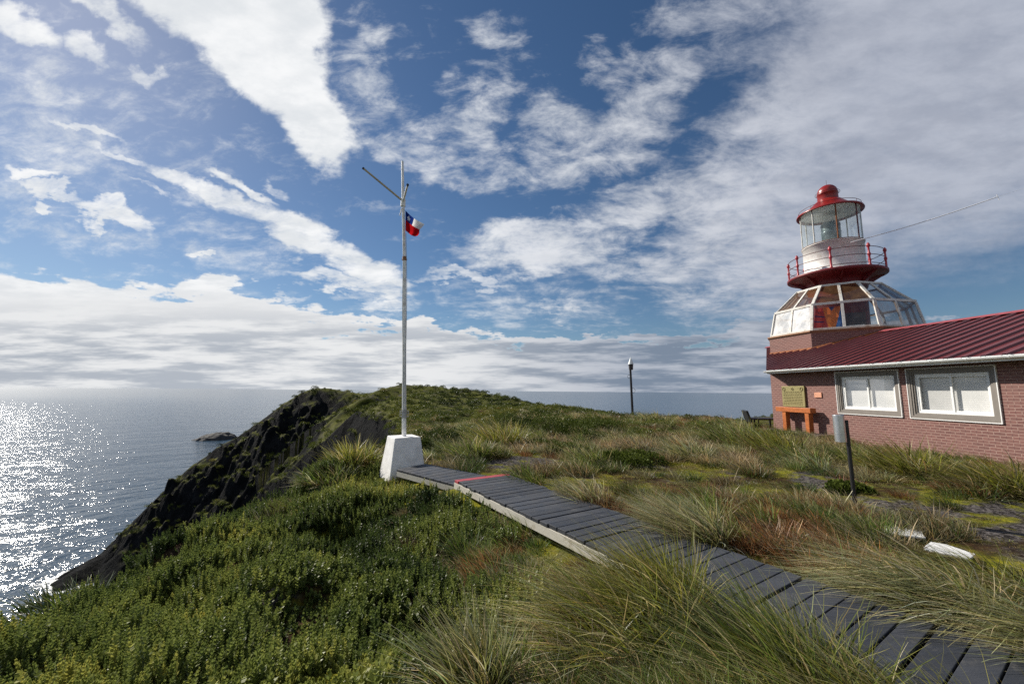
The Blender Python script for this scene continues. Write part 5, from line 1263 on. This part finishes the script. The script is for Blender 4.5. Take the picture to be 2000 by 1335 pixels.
# distinct round bushes beyond the boardwalk
def bush(px, py, R, H_, label, seed, tone_m):
    me = cushion(seed, tone_m, n=5200, R=R, hgt_=H_, ls=.055, lob=7)
    o = bpy.data.objects.new('round_shrub', me); COL.objects.link(o); p = ground_at(px, py); o.location = (p[0], p[1], p[2]-.05)
    return tag(o, label, 'shrub', 'round shrubs beyond the boardwalk')
def obj_leaf(nm, a, b):
    m, nt = newmat(nm); L = nt.links.new; v = N(nt, 'ShaderNodeAttribute', attribute_name='lv'); c = MixC(nt, MR(nt, v.outputs['Fac'], .15, .8), a, b)
    d = N(nt, 'ShaderNodeBsdfPrincipled', i_Roughness=.6); d.inputs['Specular IOR Level'].default_value = .08; L(c, d.inputs['Base Color']); tl = N(nt, 'ShaderNodeBsdfTranslucent'); L(c, tl.inputs[0]); mx = N(nt, 'ShaderNodeMixShader', i_0=.25); L(d.outputs[0], mx.inputs[1]); L(tl.outputs[0], mx.inputs[2])
    out = N(nt, 'ShaderNodeOutputMaterial'); L(mx.outputs[0], out.inputs[0]); return m
mg = obj_leaf('bush_green', (.025, .04, .008), (.085, .11, .018)); mg2 = obj_leaf('bush_dark', (.018, .028, .007), (.05, .07, .014))
bush(1095, 852, 1.5, 1.25, 'largest round dark green shrub right of the big rounded tussock', 301, mg)
bush(1010, 838, 1.5, 1.0, 'dark green shrub behind the big rounded tussock', 302, mg2)
bush(1180, 838, 1.3, .8, 'flat dark green shrub left of the thin black post', 303, mg)
bush(870, 868, 1.3, .8, 'green shrub right of the flagpole block', 304, mg2)
bush(835, 880, .8, .6, 'small dark shrub touching the flagpole block in the view', 305, mg2)
bush(1100, 880, .7, .35, 'low pale green shrub in front of the largest round one', 306, mg)
bush(1215, 905, .7, .42, 'leafy green shrub in the tan grass beyond the boardwalk', 307, mg)
bush(1650, 960, .35, .25, 'small green shrub left of the litter bin post', 308, mg)

# 3. heath grasses: tufts as instances, kinds by place
def tuft_proto(nm, pal, seed, n, R, L, width, **k):
    v, f, c = blades(n, R, L, np.random.default_rng(seed), pal=pal, width=width, K=4, **k); return proto(nm, fast_mesh(nm, v, f, M['blade_i'], {'Col': ('FLOAT_COLOR', c)}))
kinds = {}
protos = []
for nm, pal, n, R, L, w, kw in (('green_tuft', 'green', 260, .22, .55, .009, dict(wind=.5, spread=.9, droop=.4)), ('pale_tuft', 'pale', 260, .22, .55, .009, dict(wind=.6, spread=.9, droop=.4)),
        ('tan_tuft', 'tan', 240, .24, .42, .009, dict(wind=.4, spread=1.0, droop=.35)), ('red_tuft', 'red', 260, .22, .30, .008, dict(wind=.3, spread=.7, droop=.25)),
        ('moss_tuft', 'yellow', 150, .16, .10, .007, dict(wind=.3, spread=1.2, droop=.4)), ('dark_tuft', 'dark', 220, .2, .34, .009, dict(wind=.3, spread=1.0, droop=.4))):
    kinds[nm] = []
    for q in range(2): kinds[nm].append(len(protos)); protos.append((nm, tuft_proto('%02d_%s' % (len(protos), nm), pal, 600+len(protos), n, R, L, w, **kw)))
X, Y, R_ = sample_polar(170000, -32, 60, 1.7, 34, r)
Zh, rk_, isH, _ = height(X, Y); d_, _, _, ins_ = edge_dist(X, Y); t_, s_ = board_t(X, Y)
px, py = proj(np.stack([X, Y, Zh], -1))
zone = lambda lst, amp=.7, sc=.9, sd_=7: blobs_px(X, Y, Zh, lst) + (fbm(X*sc, Y*sc, sd_, 3)-.5)*amp
Z_tall = zone([(1150, 850, 330, 42), (1420, 868, 260, 48), (1300, 835, 350, 30), (980, 860, 150, 40), (880, 850, 120, 40), (1600, 885, 150, 40)])
Z_side = zone([(1330, 1010, 170, 75), (1560, 1040, 190, 80), (1240, 985, 100, 35), (1600, 1110, 150, 50)])
Z_wall = zone([(1850, 918, 260, 30)])
grav = patch(X, Y, Zh, GRAVEL)
left_low = (t_ < -.1) & (s_ > -.5)
house_out = (np.stack([X, Y, 0*X], -1) @ n_) - U0
tsel = r.random(len(X)); pick = np.full(len(X), -1); scl = np.ones(len(X))
cell = .085+.006*R_; key = np.floor(X/cell).astype(int)*100003 + np.floor(Y/cell).astype(int); _, idx = np.unique(key, return_index=True); fm = np.zeros(len(X), bool); fm[idx] = True
def choose(mask, names, probs, dens, s0, s1):
    m = mask & (pick < 0) & (r.random(len(X)) < dens); ii = np.where(m)[0]
    ch = r.choice(len(names), len(ii), p=probs)
    for k_, nme in enumerate(names):
        q = ii[ch == k_]; pick[q] = np.array(kinds[nme])[r.integers(0, 2, len(q))]
    scl[ii] = r.uniform(s0, s1, len(ii))
base = fm & ins_ & ~near_board(X, Y, .10) & ~near_block(X, Y) & (house_out > .12) & ~((t_ < -.5) & (s_ > -1))
sp_ = {'a': base & (Z_tall > .12), 'b': base & (Z_side > .15), 'c': base & (Z_wall > .15)}
dn = .35*(1-.0*R_)
cl = fbm(X/1.3, Y/1.3, 131, 2)
choose(sp_['a'] & (cl < .47), ['tan_tuft', 'red_tuft', 'pale_tuft'], [.62, .23, .15], .34, .7, 1.3)
choose(sp_['a'] & (cl >= .47), ['green_tuft', 'tan_tuft', 'dark_tuft', 'pale_tuft'], [.35, .30, .20, .15], .30, .7, 1.4)
choose(sp_['b'] & (cl < .5), ['red_tuft', 'tan_tuft', 'dark_tuft'], [.6, .2, .2], .30, .7, 1.3)
choose(sp_['b'] & (cl >= .5), ['dark_tuft', 'red_tuft', 'green_tuft', 'tan_tuft'], [.35, .3, .2, .15], .25, .6, 1.1)
choose(sp_['c'], ['green_tuft', 'red_tuft', 'tan_tuft', 'dark_tuft'], [.35, .25, .25, .15], .22, .5, 1.0)
mo = fbm(X*.9, Y*.9, 141, 4)
choose(base & (grav < .4), ['moss_tuft'], [1.], np.where(mo > .42, .75, .12), .5, 1.2)
choose(base & (grav < .3) & (mo > .5), ['dark_tuft', 'red_tuft', 'tan_tuft'], [.3, .5, .2], .05, .4, .9)
choose(base & (R_ > 9) & (grav < .3), ['moss_tuft', 'dark_tuft', 'tan_tuft'], [.6, .25, .15], .5, .8, 1.5)
# ragged edge plants left of the walk
edgeL = fm & (t_ < -.06) & (t_ > -1.3) & (s_ > -.3) & (s_ < 9) & ~near_board(X, Y, .06)
choose(edgeL & (cl < .5), ['red_tuft', 'dark_tuft', 'green_tuft'], [.35, .4, .25], .55, .4, .9)
choose(edgeL, ['dark_tuft', 'tan_tuft', 'moss_tuft'], [.40, .25, .35], .65, .35, .8)
choose(fm & (t_ < -.3) & (t_ > -1.75) & (s_ > 4.0) & (s_ < 9), ['green_tuft', 'tan_tuft', 'dark_tuft'], [.4, .3, .3], .35, .6, 1.1)
mk = pick >= 0; X, Y, Zh, pick, scl = X[mk], Y[mk], Zh[mk], pick[mk], scl[mk]
print('tufts', len(X))
tint = np.ones((len(X), 4)); bri = np.clip(1+(fbm(X*.7, Y*.7, 151, 3)-.5)*1.2 + r.normal(0, .12, len(X)), .45, 1.6); tint[:, :3] = bri[:, None]; tint[:, 0] *= 1+(fbm(X, Y, 161)-.5)*.5
rot = np.stack([r.normal(0, .08, len(X)), r.normal(0, .08, len(X)), r.normal(0, .5, len(X))], -1)
gn_scatter('heath_grass', np.stack([X, Y, Zh-.01], -1), rot, scl, [p for _, p in protos], pick, {'tint': ('FLOAT_COLOR', tint)}, 'mixed tan, russet and green heath grass and moss between the paths', 'grass')
